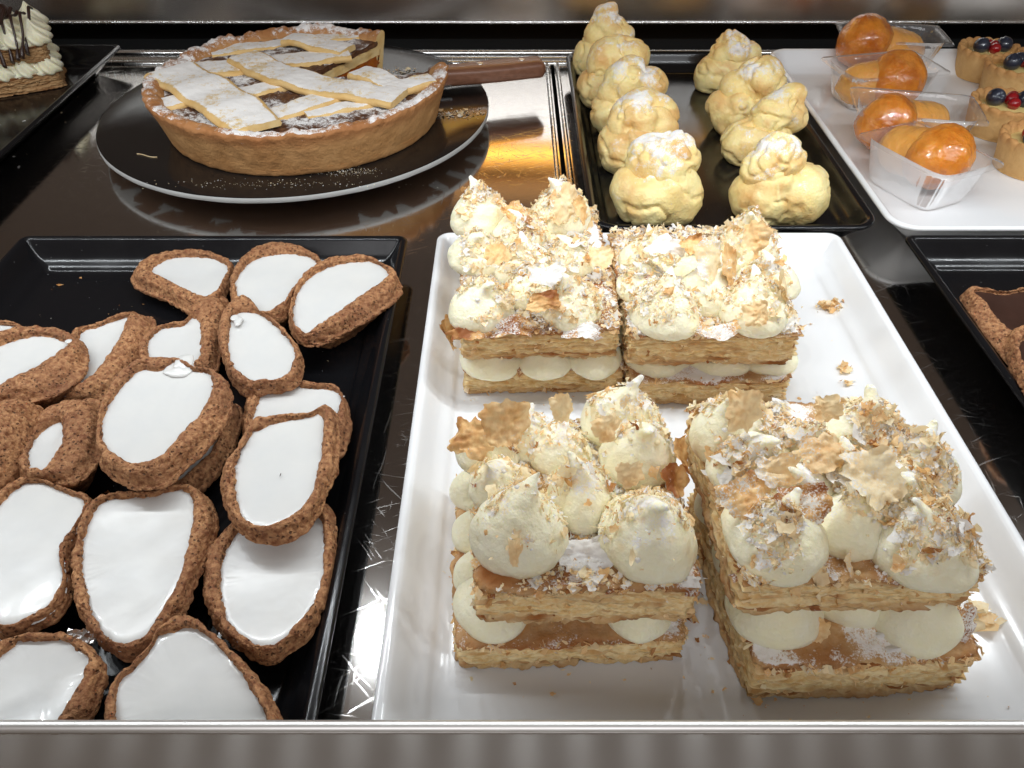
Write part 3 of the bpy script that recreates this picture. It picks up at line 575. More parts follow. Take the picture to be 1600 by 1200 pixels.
def mille(label, lower, upper, dol, mids, nfl, seed, bigs, bare=0.0, sug=.4):
    rs = np.random.RandomState(seed); cx, cy, w, d, rot, z0, z1 = lower
    root = thing('mille_feuille', label, 'pastry', (cx, cy, z0), 'cream mille-feuilles on the white tray')
    part('pastry_slab', slab(*lower, seed), M['puff'], root)
    ux, uy, uw, ud, ur, u0, u1 = upper; leaves(root, *lower, seed); leaves(root, *upper, seed+5)
    part('pastry_slab', slab(*upper, seed+5, sug), M['puff'], root)
    for k, (px, py, r) in enumerate(mids):
        gap = u0-z1
        if isinstance(px, tuple): pos = np.array([px[0], px[1], z1])
        else: pos = U(px, py, z1+gap*.45)
        G, F, T, S = dollop((pos[0], pos[1]+(.003 if not isinstance(px, tuple) else 0), z1-.0025), r, gap*1.75, seed*10+k, 0.0, 0)
        G[:, :, 2] = np.minimum(G[:, :, 2], u0+.0015)
        mb = MB(); mb.add(G.reshape(-1, 3), F, t=0, sg=0); part('cream_filling', mb, M['cream'], root)
    D = []
    for k, (px, py, r, hh) in enumerate(dol):
        zc = u1+r*.62
        p = U(px, py, zc); D.append((p[0], p[1], r, hh*r))
        G, F, T, S = dollop((p[0], p[1], u1-.0012), r*1.03, hh*r*1.06, seed*20+k, .45, .30)
        mb = MB(); mb.add(G.reshape(-1, 3), F, t=T, sg=S); part('cream_dollop', mb, M['cream'], root)
    zi = np.interp
    def height(x, y):
        q = rot2(np.c_[x-ux, y-uy], -ur); inside = (abs(q[:, 0]) < uw/2+.001) & (abs(q[:, 1]) < ud/2+.001)
        h = np.where(inside, u1+.001, -1.0)
        for (a, b, r, hh) in D:
            rr = np.hypot(x-a, y-b)/r
            o = np.argsort(DP_R[3:]); z = zi(rr, DP_R[3:][o], DP_Z[3:][o], right=-99)
            h = np.maximum(h, np.where(rr < .99, u1+z*hh/1.5, -1))
        return h
    def scatter(n, smin, smax, lift, tb, seedk, zoff=.0008, stand=.0):
        out = MB(); m = n*3
        q = np.c_[(rs.rand(m)-.5)*(uw+.003), (rs.rand(m)-.5)*(ud+.006)]; q = rot2(q, ur); x = q[:, 0]+ux; y = q[:, 1]+uy
        h = height(x, y); e = .0006; hx = (height(x+e, y)-h)/e; hy = (height(x, y+e)-h)/e
        hx = np.clip(hx, -2.5, 2.5); hy = np.clip(hy, -2.5, 2.5)
        Nn = np.c_[-hx, -hy, np.ones(m)]; Nn /= np.linalg.norm(Nn, axis=1, keepdims=True)
        keep = (h > 0) & (vnoise(np.c_[x, y, h]*55+seed, 3) > .30)
        front = (Nn[:, 1] < -.25) & (y < uy+ud*(.2 if bare > .6 else 0))                # clean near faces of the front dollops
        keep &= ~(front & (rs.rand(m) < bare))
        ii = np.where(keep)[0][:n]
        P = np.c_[x, y, h][ii]+Nn[ii]*zoff*(.3+rs.rand(len(ii), 1)*1.5)
        sz = smin+(smax-smin)*rs.rand(len(ii))**2.2
        V, F, T, S = flakes(P, Nn[ii], sz, rs, tb, .50, 4, .9, lift); return V, F, T, S
    mb = MB(); V, F, T, S = scatter(int(nfl*1.15), .0005, .0028, .34, (1.0, 2.0), 1); mb.add(V, F, t=T, sg=S)
    V, F, T, S = scatter(int(nfl*1.7), .0003, .0012, .6, (.9, 2.2), 2); mb.add(V, F, t=T, sg=S)
    V, F, T, S = scatter(int(nfl*.05), .0015, .0040, .9, (1.0, 2.2), 3, .0016); mb.add(V, F, t=T, sg=S)
    # loose shreds hanging on the slab edges
    for (ax, ay, aw, ad, ar, a0, a1) in (upper, lower):
        n = 330; side = rs.randint(0, 4, n); tt = rs.rand(n)-.5
        q = np.where((side % 2 == 0)[:, None], np.c_[tt*aw, np.where(side == 0, -.5, .5)*ad], np.c_[np.where(side == 1, .5, -.5)*aw, tt*ad])
        nr = np.where((side % 2 == 0)[:, None], np.c_[tt*0, np.where(side == 0, -1., 1.)], np.c_[np.where(side == 1, 1., -1.), tt*0])
        q = rot2(q, ar)+[ax, ay]; nr = rot2(nr, ar)
        z = np.where(rs.rand(n) < .6, a1-.0005, a0+(a1-a0)*rs.rand(n))
        V, F, T, S = flakes(np.c_[q+nr*.0012, z], np.c_[nr*.5, .8+0*z], .0006+.0016*rs.rand(n)**2, rs, (1.8, 1.6), .25, 3, .8, .6); mb.add(V, F, t=T, sg=S)
    part('pastry_flakes', mb, M['flake'], root, kind='stuff')
    # lumps of damp powdered sugar and cream crumbs
    m = 260; q = rot2(np.c_[(rs.rand(m)-.5)*uw, (rs.rand(m)-.5)*ud], ur); x = q[:, 0]+ux; y = q[:, 1]+uy; h = height(x, y)
    kp = (h > 0) & (vnoise(np.c_[x, y, h*0]*90+seed*3, 5) > .55); x, y, h = x[kp], y[kp], h[kp]; mb = MB()
    ico = np.array([(0, 0, 1), (.9, 0, .3), (.28, .86, .3), (-.73, .53, .3), (-.73, -.53, .3), (.28, -.86, .3), (.73, .53, -.4), (-.28, .86, -.4), (-.9, 0, -.4), (-.28, -.86, -.4), (.73, -.53, -.4)])
    IF = np.array([(0, 1, 2), (0, 2, 3), (0, 3, 4), (0, 4, 5), (0, 5, 1), (1, 6, 2), (2, 7, 3), (3, 8, 4), (4, 9, 5), (5, 10, 1), (2, 6, 7), (3, 7, 8), (4, 8, 9), (5, 9, 10), (1, 10, 6)])
    for i in range(len(x)): r_ = .0004+.0009*rs.rand()**3; mb.add(ico*(r_*(.7+.6*rs.rand(11, 3)))*[1.3, 1.3, .7]+[x[i], y[i], h[i]+r_*.4], IF, t=0, sg=rs.choice([.1, .9, .9]))
    part('sugar_clumps', mb, M['flake'], root, kind='stuff')
    for k, b in enumerate(bigs): bigflake(*b[:9], seed*7+k, root, label=(b[9] if len(b) > 9 else None))
    return root
def R(a): return math.radians(a)
# lower slab and upper slab: (cx, cy, width, depth, rot, z0, z1)
mille('mille-feuille at the back left of the white tray, most thickly buried in flakes and sugar',
      (.0160, .382, .0870, .120, R(1.5), .0045, .0205), (.0136, .384, .0835, .124, R(1.5), .030, .049),
      [(750,325,.0185,1.55),(876,325,.0180,1.75),(815,345,.017,1.1),(745,385,.0175,1.25),(890,392,.0155,1.25),(820,400,.018,1.2),(752,465,.0175,1.3),(835,438,.0170,1.25),(893,466,.0165,1.45)],
      [(765,558,.0175),(850,556,.017),(930,556,.016),((-.018,.375),0,.012),((-.018,.41),0,.012),((.05,.37),0,.014),((.02,.40),0,.015)], 2500, 11,
      [(938,402,.064,.013,.013,.5,.3,.35,0),(905,330,.080,.010,.016,1.1,1.0,.6,.0),(700,525,.030,.012,.020,1.3,1.5,.75,0,'amber flake leaning on the left side'),(800,330,.066,.014,.014,.3,.4,.7,.3),(852,432,.074,.020,.012,.3,.1,.15,.7),(885,315,.082,.013,.020,1.0,-.3,.3,.2),
       (735,512,.052,.022,.013,.2,.1,.95,.3),(800,508,.053,.026,.012,.15,.2,.85,.4),(912,515,.053,.020,.010,.2,-.1,.8,.6),(780,395,.074,.016,.012,.5,.8,.6,.0),(850,470,.066,.016,.010,.7,.2,.8,.0)], .25, .5)
mille('back right mille-feuille on the white tray, a pale flake standing on its right edge',
      (.1085, .365, .0870, .102, R(1), .0045, .0205), (.1073, .370, .0895, .104, R(.5), .030, .049),
      [(1018,392,.0170,1.35),(1090,400,.017,1.3),(1165,378,.0195,1.75),(1040,470,.0190,1.4),(1182,466,.0195,1.35),(1110,440,.0185,1.3),(1008,432,.015,1.2),(1205,425,.0165,1.25)],
      [(1030,554,.0185),(1125,554,.0185),(1200,554,.0165),((.066,.36),0,.014),((.066,.39),0,.014),((.148,.36),0,.014),((.11,.39),0,.016)], 1900, 12,
      [(1228,455,.066,.010,.026,1.2,1.9,.30,0,'pale translucent flake standing upright on the right edge'),(1112,405,.076,.014,.022,.9,.2,.15,.4),(1142,415,.074,.008,.020,1.1,.3,.65,.2),(1150,452,.062,.016,.012,.5,.2,.3,.7),(1040,382,.078,.020,.012,.3,.1,.4,.8),(1120,520,.054,.022,.010,.2,.1,.8,.5),
       (1215,505,.053,.016,.012,.2,.1,.7,.7),(1180,370,.084,.014,.016,1.0,-.5,.55,.2),(1185,490,.066,.014,.012,.9,.2,.45,.0),(1080,385,.078,.014,.010,.5,.5,.7,.1)], .45, .5)
mille('front left mille-feuille with two big bare cream kisses and an amber shard',
      (.0215, .2030, .0900, .0900, R(2.5), .0045, .0205), (.0270, .2040, .0820, .0860, R(1.5), .0325, .0530),
      [(812,822,.0178,1.95),(1011,828,.0182,1.85),(908,768,.0145,1.8),(778,748,.0122,1.6),(1000,700,.0162,1.65),(765,692,.0135,1.5),(972,645,.0168,1.65),(875,690,.0140,1.3),(818,670,.0135,1.35)],
      [(768,945,.0165),(1000,950,.0155),((-.0135,.188),0,.0120),((-.0150,.210),0,.0120),((-.0165,.233),0,.0120),((.060,.20),0,.015),((.02,.20),0,.018)], 850, 13,
      [(792,662,.092,.0190,.0170,1.0,.25,.66,.12,'large amber shard leaning on the back left kiss'),(735,684,.082,.0170,.0150,.6,-.4,.75,.15),(1064,712,.070,.011,.014,1.1,1.3,.75,0),(1052,752,.064,.013,.012,.7,.9,.85,.1),(878,638,.082,.009,.012,1.2,.1,.3,0),(985,742,.088,.010,.010,1.0,.2,.4,0),
       (952,668,.084,.012,.010,1.0,.6,.35,0),(1056,930,.030,.008,.008,.5,.4,.3,0),(912,868,.056,.022,.014,.25,.1,.8,.9),(806,865,.068,.005,.012,1.3,.1,.45,0),(770,860,.056,.010,.008,.3,.3,.9,.0)], .88, .38)
mille('front right mille-feuille with a dark caramel corner at its lower right',
      (.1320, .1930, .0860, .0960, R(4), .0045, .0285), (.1245, .2010, .0870, .0880, R(2.5), .0465, .0660),
      [(1217,818,.0185,1.2),(1450,830,.0188,1.35),(1338,800,.0155,1.3),(1142,668,.0160,1.8),(1180,712,.0165,1.5),(1355,672,.0185,1.4),(1430,716,.0185,1.3),(1265,700,.0170,1.3),(1250,756,.0165,1.3),(1395,762,.0185,1.35),(1320,735,.0170,1.2)],
      [(1218,950,.0180),(1330,930,.0150),(1435,956,.0180),((.096,.190),0,.0130),((.094,.218),0,.0130),((.165,.20),0,.015),((.12,.21),0,.018)], 2100, 14,
      [(1162,640,.096,.0130,.0160,1.1,-.3,.45,0,'thin golden flake sticking up at the back left'),(1360,745,.091,.0200,.0220,.38,.25,.08,.34,'big pale crinkled flake on the middle of the top'),(1172,775,.084,.0190,.0150,.6,.4,.72,.3),(1250,790,.083,.0220,.0150,.45,.2,.8,.42),(1290,705,.087,.018,.014,.4,.3,.45,.45),(1210,735,.085,.016,.012,.5,.1,.35,.45),(1515,830,.078,.009,.014,1.2,1.5,.75,0),
       (1330,880,.070,.006,.012,1.2,1.3,.35,.5),(1370,868,.066,.012,.010,.9,.9,.55,0),(1500,985,.034,.0150,.0190,1.15,.15,.9,.42,'brown sugared corner of crust hanging at the lower right'),(1278,985,.034,.008,.011,1.1,.0,.45,0),(1180,885,.068,.010,.007,.3,.1,.5,.9),(1400,1000,.0305,.020,.008,.15,.0,.8,.8),(1200,975,.0305,.016,.008,.15,.0,.85,.8),(1520,880,.066,.010,.008,.5,.5,.55,.2),(1290,640,.092,.012,.010,.8,.3,.4,.2)], .25, .5)
# loose crumbs and flakes on the white tray
def crumb_pile(px, py, z, n, spread, smax, label, seed, t=(1.2, 2), cat='crumbs', name='flake_heap', hgt=.006):
    rs = np.random.RandomState(seed); c = U(px, py, z); q = rs.randn(n, 3)*[spread, spread*.55, 0]
    q[:, 2] = rs.rand(n)*hgt*np.exp(-(q[:, 0]**2+q[:, 1]**2*3)/(spread**2*2))
    V, F, T, S = flakes(c+q+[0, 0, smax*.25], np.tile([0, 0, 1.], (n, 1)), .0006+(smax-.0006)*rs.rand(n)**1.5, rs, t, .2, 3, .9, .8 if n > 4 else .15)
    V[:, 2] = np.maximum(V[:, 2], z+.0002)
    mb = MB(); mb.add(V, F, t=T, sg=S); solo(name, mb, M['flake'], label, cat, kind=None)
crumb_pile(1308, 482, .0044, 110, .0062, .0035, 'heap of pastry flakes on the white tray right of the back right mille-feuille', 51)
crumb_pile(1318, 578, .0044, 16, .0032, .0028, 'small cluster of crumbs below the heap of flakes', 52, hgt=.002)
crumb_pile(1326, 600, .0044, 7, .0022, .0028, 'pair of pale flakes just in front of the small cluster', 53, hgt=.0005)
crumb_pile(1540, 968, .0044, 14, .0048, .0055, 'torn cream coloured flake beside the lower right corner of the front right mille-feuille', 54, (1, 6), hgt=.006)
crumb_pile(1074, 968, .0044, 16, .0016, .0030, 'brown crumb beside the right side of the front left mille-feuille', 55, (5, 1.5), hgt=.007)
crumb_pile(1091, 1002, .0044, 2, .0008, .0025, 'single amber flake between the two front mille-feuilles', 56, (3, 2), hgt=.0003)
crumb_pile(1104, 945, .0044, 3, .0014, .0024, 'tan crumbs between the front mille-feuilles, furthest back', 57, (2, 3), hgt=.0003)
crumb_pile(866, 1082, .0044, 3, .0009, .0014, 'tiny tan crumb on the white tray near the front lip', 58, (3, 2), hgt=.0008)
mb = MB(); rs = np.random.RandomState(77); pts = []
for k in range(430):
    if k < 150: x, y = rs.uniform(-.040, .215), rs.uniform(.13, .455)
    else:
        bx0, bx1, by0, by1 = ((-.030, .062, .318, .445), (.062, .155, .312, .42), (-.026, .070, .155, .252), (.086, .178, .143, .245))[k % 4]; sd = rs.randint(4); g_ = abs(rs.randn())*.006
        x, y = ((rs.uniform(bx0, bx1), by0-g_), (rs.uniform(bx0, bx1), by1+g_), (bx0-g_, rs.uniform(by0, by1)), (bx1+g_, rs.uniform(by0, by1)))[sd]
    pts.append((x, y, .0046))
V, F, T, S = flakes(np.array(pts), np.tile([0, 0, 1.], (430, 1)), .00015+.0010*rs.rand(430)**4, rs, (1.5, 2), .3, 3, .4, .3); V[:, 2] = np.maximum(V[:, 2], .0043); mb.add(V, F, t=T, sg=S)
o = solo('fine_crumbs', mb, M['flake'], 'fine crumbs strewn over the white tray', 'crumbs', kind='stuff')
# ------------------------------------------------------------------ pie on its board, knife
PB = thing('cake_board', 'round black cake board with a grey cut edge under the pie', 'cake board', (-.195, .694, 0))
mb = MB(); RB = .1735
add_revolve(mb, (-.195, .694, 0), [(.002, .0185), (.05, .0185), (.10, .0185), (.15, .0185), (RB-.0012, .0185), (RB-.0003, .0182)], 160); part('board_top', mb, M['board'], PB)
mb = MB(); add_revolve(mb, (-.195, .694, 0), [(RB-.0003, .0182), (RB, .0178), (RB, .0142), (RB-.001, .0138), (RB-.02, .0138)], 160, disp=lambda P: .0003*fbm(P, 90, 2)); part('board_edge', mb, M['board_edge'], PB)
mb = MB(); add_revolve(mb, (-.195, .694, 0), [(RB-.001, .0138), (RB-.02, .0137), (.002, .0137)], 160); part('board_underside', mb, plain('brown cardboard', (.20, .12, .08), .6), PB)
mb = MB(); add_revolve(mb, (-.195, .694, 0), [(.05, .0138), (.056, .012), (.06, .0004), (.05, .0001), (.002, .0001)], 64); part('stand_foot', mb, M['board_edge'], PB)
PX, PY, PZ = -.1835, .6710, .0187
pie = thing('lattice_pie', 'round apricot lattice pie with powdered sugar and one wedge cut out', 'pie', (PX, PY, PZ))
W0, W1 = math.radians(10), math.radians(62)
def sector(mb, r0, R1, a0, a1, z0, z1, n=90, k=24, rough=.0008, t=0.0, sg=0.0, sc=150):
    ang = np.linspace(a0, a1, n); ss = np.linspace(0, 1, k); top = []
    for s in ss: top.append(np.c_[PX+np.cos(ang)*(r0+(R1-r0)*s), PY+np.sin(ang)*(r0+(R1-r0)*s), np.full(n, z1)])
    top = np.array(top); P = top.reshape(-1, 3); top[:, :, 2] += (rough*fbm(P, sc, 3, 4)+rough*.6*fbm(P, sc*3, 2, 5)).reshape(k, n)
    nz = 8; S_ = sg
    if callable(sg): S_ = sg(P)
    mb.add(P, gridF(k, n), t=t, sg=S_)
    for A, idx in ((a0, 0), (a1, -1)):                              # the two cut faces
        g = np.array([[top[i, idx]*[1, 1, v]+[0, 0, z0*(1-v)] for v in np.linspace(0, 1, nz)] for i in range(k)])
        nrm = np.array([-math.sin(A), math.cos(A), 0])
        g = g+(fbm(g.reshape(-1, 3), 200, 3, 8)*.0012).reshape(k, nz, 1)*nrm
        mb.add(g.reshape(-1, 3), gridF(k, nz), t=t)
    return mb
full0, full1 = W1, W0+2*math.pi
# crust: base disc and flared wall
mb = MB(); sector(mb, .0005, .118, full0, full1, PZ, PZ+.006, t=.0)
part('base_crust', mb, M['pie_crust'], pie)
mb = MB(); prof = [(.100, 0), (.113, 0), (.1165, .0012), (.1185, .008), (.1215, .018), (.1245, .027), (.1268, .0330), (.1275, .0360), (.1262, .0383), (.1230, .0390), (.1195, .0384), (.1160, .0366), (.1130, .0335), (.1110, .030), (.110, .020), (.110, .006)]
pr = catmull(np.array(prof), 70); n = 420; ang = np.linspace(full0, full1, n)
irr = .0014*fbm(np.c_[np.cos(ang), np.sin(ang), 0*ang], 6, 3, 3)+.0008*fbm(np.c_[np.cos(ang), np.sin(ang), 0*ang], 28, 2, 4)
kz = np.clip((pr[:, 1]-.026)/.010, 0, 1)
Rr = pr[None, :, 0]+kz[None]*irr[:, None]*1.0; Zz = pr[None, :, 1]+kz[None]*(irr*1.6)[:, None]+PZ
G = np.stack([PX+np.cos(ang)[:, None]*Rr, PY+np.sin(ang)[:, None]*Rr, Zz], -1); P = G.reshape(-1, 3)
Nn = grid_normals(G, False); sgn = -1 if (Nn[:, 20, :2]*(G[:, 20, :2]-[PX, PY])).sum() < 0 else 1
rimk = np.clip((pr[:, 1]-.030)/.008, 0, 1)[None]*np.ones((n, 1)); d = (.0005*fbm(P, 120, 2, 2)+.0002*fbm(P, 500, 2, 3)).reshape(n, -1)+rimk*(.0012*fbm(P, 190, 3, 7)).reshape(n, -1)
G = G+sgn*Nn*d[..., None]
T = np.clip(np.exp(-((pr[:, 1]-.031)/.005)**2)[None]*.5*(pr[:, 0] > .12)[None]+rimk*.75+.25*fbm(P, 30, 2, 11).reshape(n, -1)+.15*(pr[:, 1] < .006)[None], 0, 1)
S = np.clip(rimk*(.50+.50*fbm(P, 45, 3, 15).reshape(n, -1))*(pr[:, 0] < .1268)[None], 0, .8)
mb.add(G.reshape(-1, 3), gridF(n, 70), t=T.ravel(), sg=S.ravel())
for idx in (0, -1):
    r_ = G[idx]; m = len(r_); c = r_.mean(0); cf = MB(); cf.add(np.vstack([r_, c]), np.array([(m, j, (j+1) % m) for j in range(m)])); part('cut_crust_face', cf, M['lattice'], pie)
part('crust_wall', mb, M['pie_crust'], pie)
mb = MB(); sector(mb, .0005, .1150, full0, full1, PZ+.0061, PZ+.0185, rough=.0012); part('jam_filling', mb, M['jam'], pie)
mb = MB(); sector(mb, .0005, .1150, full0, full1, PZ+.0186, PZ+.0270, rough=.0012); part('soft_pastry_layer', mb, M['lattice'], pie)
mb = MB(); sector(mb, .0005, .1165, full0, full1, PZ+.0271, PZ+.0318, rough=.0016, sc=230, sg=lambda P: np.clip(.42+.45*fbm(P, 60, 2, 3), 0, .62)); part('dark_topping', mb, M['filling'], pie)
def strip(pts, w, z, seed, th=.0055, clip=True, over=()):
    P = np.array([U(x, y, PZ+z)[:2] for x, y in pts]); L = catmull(P, 80)
    rel = L-[PX, PY]; r = np.hypot(rel[:, 0], rel[:, 1]); a = np.arctan2(rel[:, 1], rel[:, 0])
    ok = (r < .1250-.25*w)
    if clip: ok &= ~((a > W0) & (a < W1))
    L = L[ok]; n = len(L); T = np.gradient(L, axis=0); T /= np.linalg.norm(T, axis=1, keepdims=True); Nm = np.c_[-T[:, 1], T[:, 0]]
    sec = [(-.5, -.5), (-.53, -.1), (-.50, .28), (-.44, .46), (-.34, .5), (-.15, .52), (0, .53), (.15, .52), (.34, .5), (.44, .46), (.50, .28), (.53, -.1), (.5, -.5)]
    sec = catmull(np.array(sec), 30)
    hump = .0020*fbm(np.c_[L, np.zeros(n)], 45, 2, seed); wv = w*1.08*(1+.13*fbm(np.c_[L, np.ones(n)], 35, 2, seed))
    rr = np.hypot(*(L-[PX, PY]).T); drop = -.004*np.clip((rr-.105)/.016, 0, 1)*0
    G = np.stack([np.c_[L+Nm*(s[0]*wv)[:, None], PZ+z+hump+drop+s[1]*th] for s in sec], 1)
    Pn = G.reshape(-1, 3); G[:, :, 2] += (.0004*fbm(Pn, 260, 2, seed)).reshape(n, 30)
    edge = np.clip((abs(sec[:, 0])-.40)/.1, 0, 1)
    top = np.clip((sec[:, 1]-.40)/.08, 0, 1)
    tt = np.clip(edge*top*.9+(1-top)*.38, 0, 1)[None]*np.ones((n, 1))*.9+.1*fbm(Pn, 60, 2, 4).reshape(n, 30); ss = (top*(1-edge*.35))[None]*(.74+.25*fbm(Pn, 50, 2, seed+2).reshape(n, 30))
    mb = MB(); mb.add(Pn, gridF(n, 30), t=np.clip(tt, 0, 1).ravel(), sg=np.clip(ss, 0, .9).ravel())
    for idx in (0, -1):
        r_ = G[idx]; m = 30; mb.add(np.vstack([r_, r_.mean(0)]), np.array([(m, j, (j+1) % m) for j in range(m)]))
    part('lattice_strip', mb, M['lattice'], pie)
strip([(232,170),(300,158),(345,150),(410,140),(470,130)], 0.0212, 0.0316, 1)
strip([(395,188),(460,170),(540,147),(640,136),(690,130)], 0.0248, 0.0326, 2)
strip([(478,182),(530,172),(600,160)], 0.0149, 0.0311, 6)
strip([(300,112),(360,108),(430,98),(520,88),(570,82)], 0.0298, 0.0321, 3)
strip([(330,84),(390,76),(460,66),(570,55)], 0.0199, 0.0316, 4)
strip([(262,108),(300,128),(345,155),(385,185),(400,200)], 0.0397, 0.0371, 5)
strip([(380,88),(420,108),(470,125),(540,140),(625,152)], 0.0298, 0.0366, 7)
strip([(560,112),(590,122),(625,133),(675,124)], 0.0224, 0.0371, 8)
strip([(450,62),(500,70),(545,78),(580,84)], 0.0224, 0.0366, 9)
# crumbs on the board
def crumbs(px, py, z, n, sx, sy, smax, label, seed, tb=(1.3, 2), mat='flake', name='crumb_patch'):
    rs = np.random.RandomState(seed); c = U(px, py, z); q = np.c_[rs.randn(n)*sx, rs.randn(n)*sy, np.zeros(n)]
    V, F, T, S = flakes(c+q, np.tile([0, 0, 1.], (n, 1)), .0003+smax*rs.rand(n)**2.5, rs, tb, .5, 3, .7, .7); V[:, 2] = np.maximum(V[:, 2], z+.0002)
    mb = MB(); mb.add(V, F, t=T, sg=S); solo(name, mb, M[mat], label, 'crumbs', kind='stuff')
crumbs(722, 178, .0187, 120, .010, .006, .0022, 'golden crumbs on the board right of the pie', 61)
crumbs(617, 111, .0187, 60, .012, .004, .0020, 'crumbs on the board in the gap of the missing wedge', 62)
crumbs(430, 288, .0187, 160, .050, .004, .0003, 'powdered sugar dusted on the board in front of the pie', 63, (1, 9))
crumbs(545, 268, .0187, 260, .012, .004, .0002, 'denser patch of powdered sugar on the front right of the board', 64, (1, 9))
mb = MB(); c = U(228, 243, .0190); a = np.linspace(0, 2.2, 14)
L = np.c_[c[0]+.010*(a-1)/1.2, c[1]+.003*np.cos(a*1.6), np.full(14, c[2])]
G = np.array([[L[i]+[0, .0004*math.cos(q_), .0004*math.sin(q_)] for q_ in np.linspace(0, 6.28, 7)] for i in range(14)]); mb.add(G.reshape(-1, 3), gridF(14, 7), t=.3)
solo('pastry_thread', mb, M['flake'], 'thin curved pastry thread on the board left of the pie', 'crumb')
# knife: handle overhanging the board, blade lying on it under the gap
kn = thing('cake_knife', 'knife with a brown wooden riveted handle lying behind the pie', 'knife', (-.03, .745, .0187))
A = U(668, 118, .032); B = U(849, 100, .032); dv = (B-A)[:2]; Lh = np.linalg.norm(dv); ya = math.atan2(dv[1], dv[0]); C_ = (A+B)/2
n = 40; s = np.linspace(-1, 1, n); mb = MB(); G = []
for v in s:
    hw = .0125+.0015*v+.0012*math.cos(v*3.0)-.006*max(0, abs(v)-.93)/.07*.6; hz = .0080-.004*max(0, abs(v)-.94)/.06
    x = v*Lh/2
    ring = []
    for a in np.linspace(0, 2*math.pi, 32, endpoint=False):
        ca, sa = math.cos(a), math.sin(a); y = hw*math.copysign(abs(ca)**.45, ca); z = hz*math.copysign(abs(sa)**.6, sa)
        ring.append((x, y, z))
    G.append(ring)
G = np.array(G); G[0] = G[0]*[1, .9, .9]; G[-1] = G[-1]*[1, .9, .9]
def place(V): V = np.asarray(V).reshape(-1, 3); q_ = rot2(V[:, :2], ya); return np.c_[q_+C_[:2], V[:, 2]+.0300]
mb.add(place(G), gridF(n, 32, False, True))
for idx in (0, -1): r_ = place(G[idx]); mb.add(np.vstack([r_, r_.mean(0)]), np.array([(32, j, (j+1) % 32) for j in range(32)]))
part('handle', mb, M['wood'], kn)
for x in (-.78, -.1, .62):
    mb = MB(); add_revolve(mb, (0, 0, 0), [(.0001, .0086), (.0022, .0086), (.0028, .0083), (.0029, .006)], 20)
    mb.V[0] = place(mb.V[0]+[x*Lh/2, .001, 0]); part('rivet', mb, M['rivet'], kn)
mb = MB(); bl = .155; bh = .014
V = [(-Lh/2-bl, -bh*.2, -.0098), (-Lh/2-bl*.9, bh*.8, -.0098), (-Lh/2+.02, bh*.9, -.0060), (-Lh/2+.02, -bh*.9, -.0060), (-Lh/2-bl*.3, -bh, -.0090)]
V2 = [(x, y, z+.0018) for x, y, z in V]
mb.add(place(np.array(V+V2)), np.array([(0, 1, 2, 3, 4), (9, 8, 7, 6, 5)])); mb.F.append(np.array([(k, (k+1) % 5, 5+(k+1) % 5, 5+k) for k in range(5)])); part('blade', mb, M['blade'], kn, smooth=False)

# ------------------------------------------------------------------ choux buns
def lumps(mb, c, lobes, seed, n=(110, 72), p=18, flat=None, big=1.0, sugar=.45, amp=1.0, folds=1.0):
    """star-shaped surface round c from overlapping lobes (x,y,z,r relative to c)"""
    th = np.linspace(0, 2*math.pi, n[0], endpoint=False); ph = np.linspace(.001, math.pi-.001, n[1])
    d = np.stack([np.sin(ph)[None]*np.cos(th)[:, None], np.sin(ph)[None]*np.sin(th)[:, None], np.cos(ph)[None]*np.ones((n[0], 1))], -1).reshape(-1, 3)
    Rm = np.zeros(len(d)); extra_lobes = []
    if folds > .5:
        rs = np.random.RandomState(seed+900); rb = max(l[3] for l in lobes)
        for k in range(5):
            a, e = rs.uniform(0, 6.28), rs.uniform(-.3, .9); q_ = rb*.62; extra_lobes.append((q_*math.cos(a)*math.cos(e), q_*math.sin(a)*math.cos(e), q_*math.sin(e), rb*rs.uniform(.42, .56)))
    lobes = list(lobes)+extra_lobes
    for (x, y, z, r) in [(a_*big, b_*big, c_*big, d_*big) for a_, b_, c_, d_ in lobes]:
        o = np.array([x, y, z]); b = d@o; disc = b*b-(o@o-r*r); t = np.where(disc > 0, b+np.sqrt(np.maximum(disc, 0)), 1e-4)
        Rm += np.maximum(t, 1e-4)**p
    Rm = Rm**(1/p); P = d*Rm[:, None]
    Q = P+seed*.71; Rm = Rm+amp*(.0016*fbm(Q, 60, 2, 1)-folds*.0028*np.clip(1-np.abs(fbm(Q, 40, 3, 5))/.16, 0, 1)**1.3+.0006*fbm(Q, 200, 3, 3))
    V = d*Rm[:, None]+np.array(c)
    if flat is not None: V[:, 2] = np.maximum(V[:, 2], flat)
    cre = np.clip(np.abs(fbm(Q, 38, 2, 5))/.10, 0, 1)
    T = np.clip(.25+.8*fbm(Q, 55, 3, 8)+.35*fbm(Q, 200, 3, 3)+.12*d[:, 2], 0, 1)*.9*cre
    S = np.clip(sugar*.95*(d[:, 2]*.9+.25)+.40*fbm(Q, 70, 2, 12), 0, .72)*(d[:, 2] > -.2)
    mb.add(V, gridF(n[0], n[1], True, False), t=T, sg=S); return mb
def choux(label, px, py, zc, bot, cap, seed, sugar=.45, extra=()):
    c = U(px, py, zc); z0 = .0045
    root = thing('choux_bun', label, 'choux bun', (c[0], c[1], z0), 'choux buns in two rows on the black tray')
    mb = MB(); lumps(mb, (c[0]+bot[0], c[1]+bot[1], bot[2]), bot[3], seed, big=1.08, flat=z0, sugar=sugar*.35); part('bun_base', mb, M['choux'], root)
    mb = MB(); lumps(mb, (c[0]+cap[0], c[1]+cap[1], cap[2]), cap[3], seed+50, big=1.08, flat=z0, sugar=sugar); part('bun_cap', mb, M['choux'], root)
    return root
k_ = .001
def L(*a): return [tuple(v*k_ for v in q_) for q_ in a]
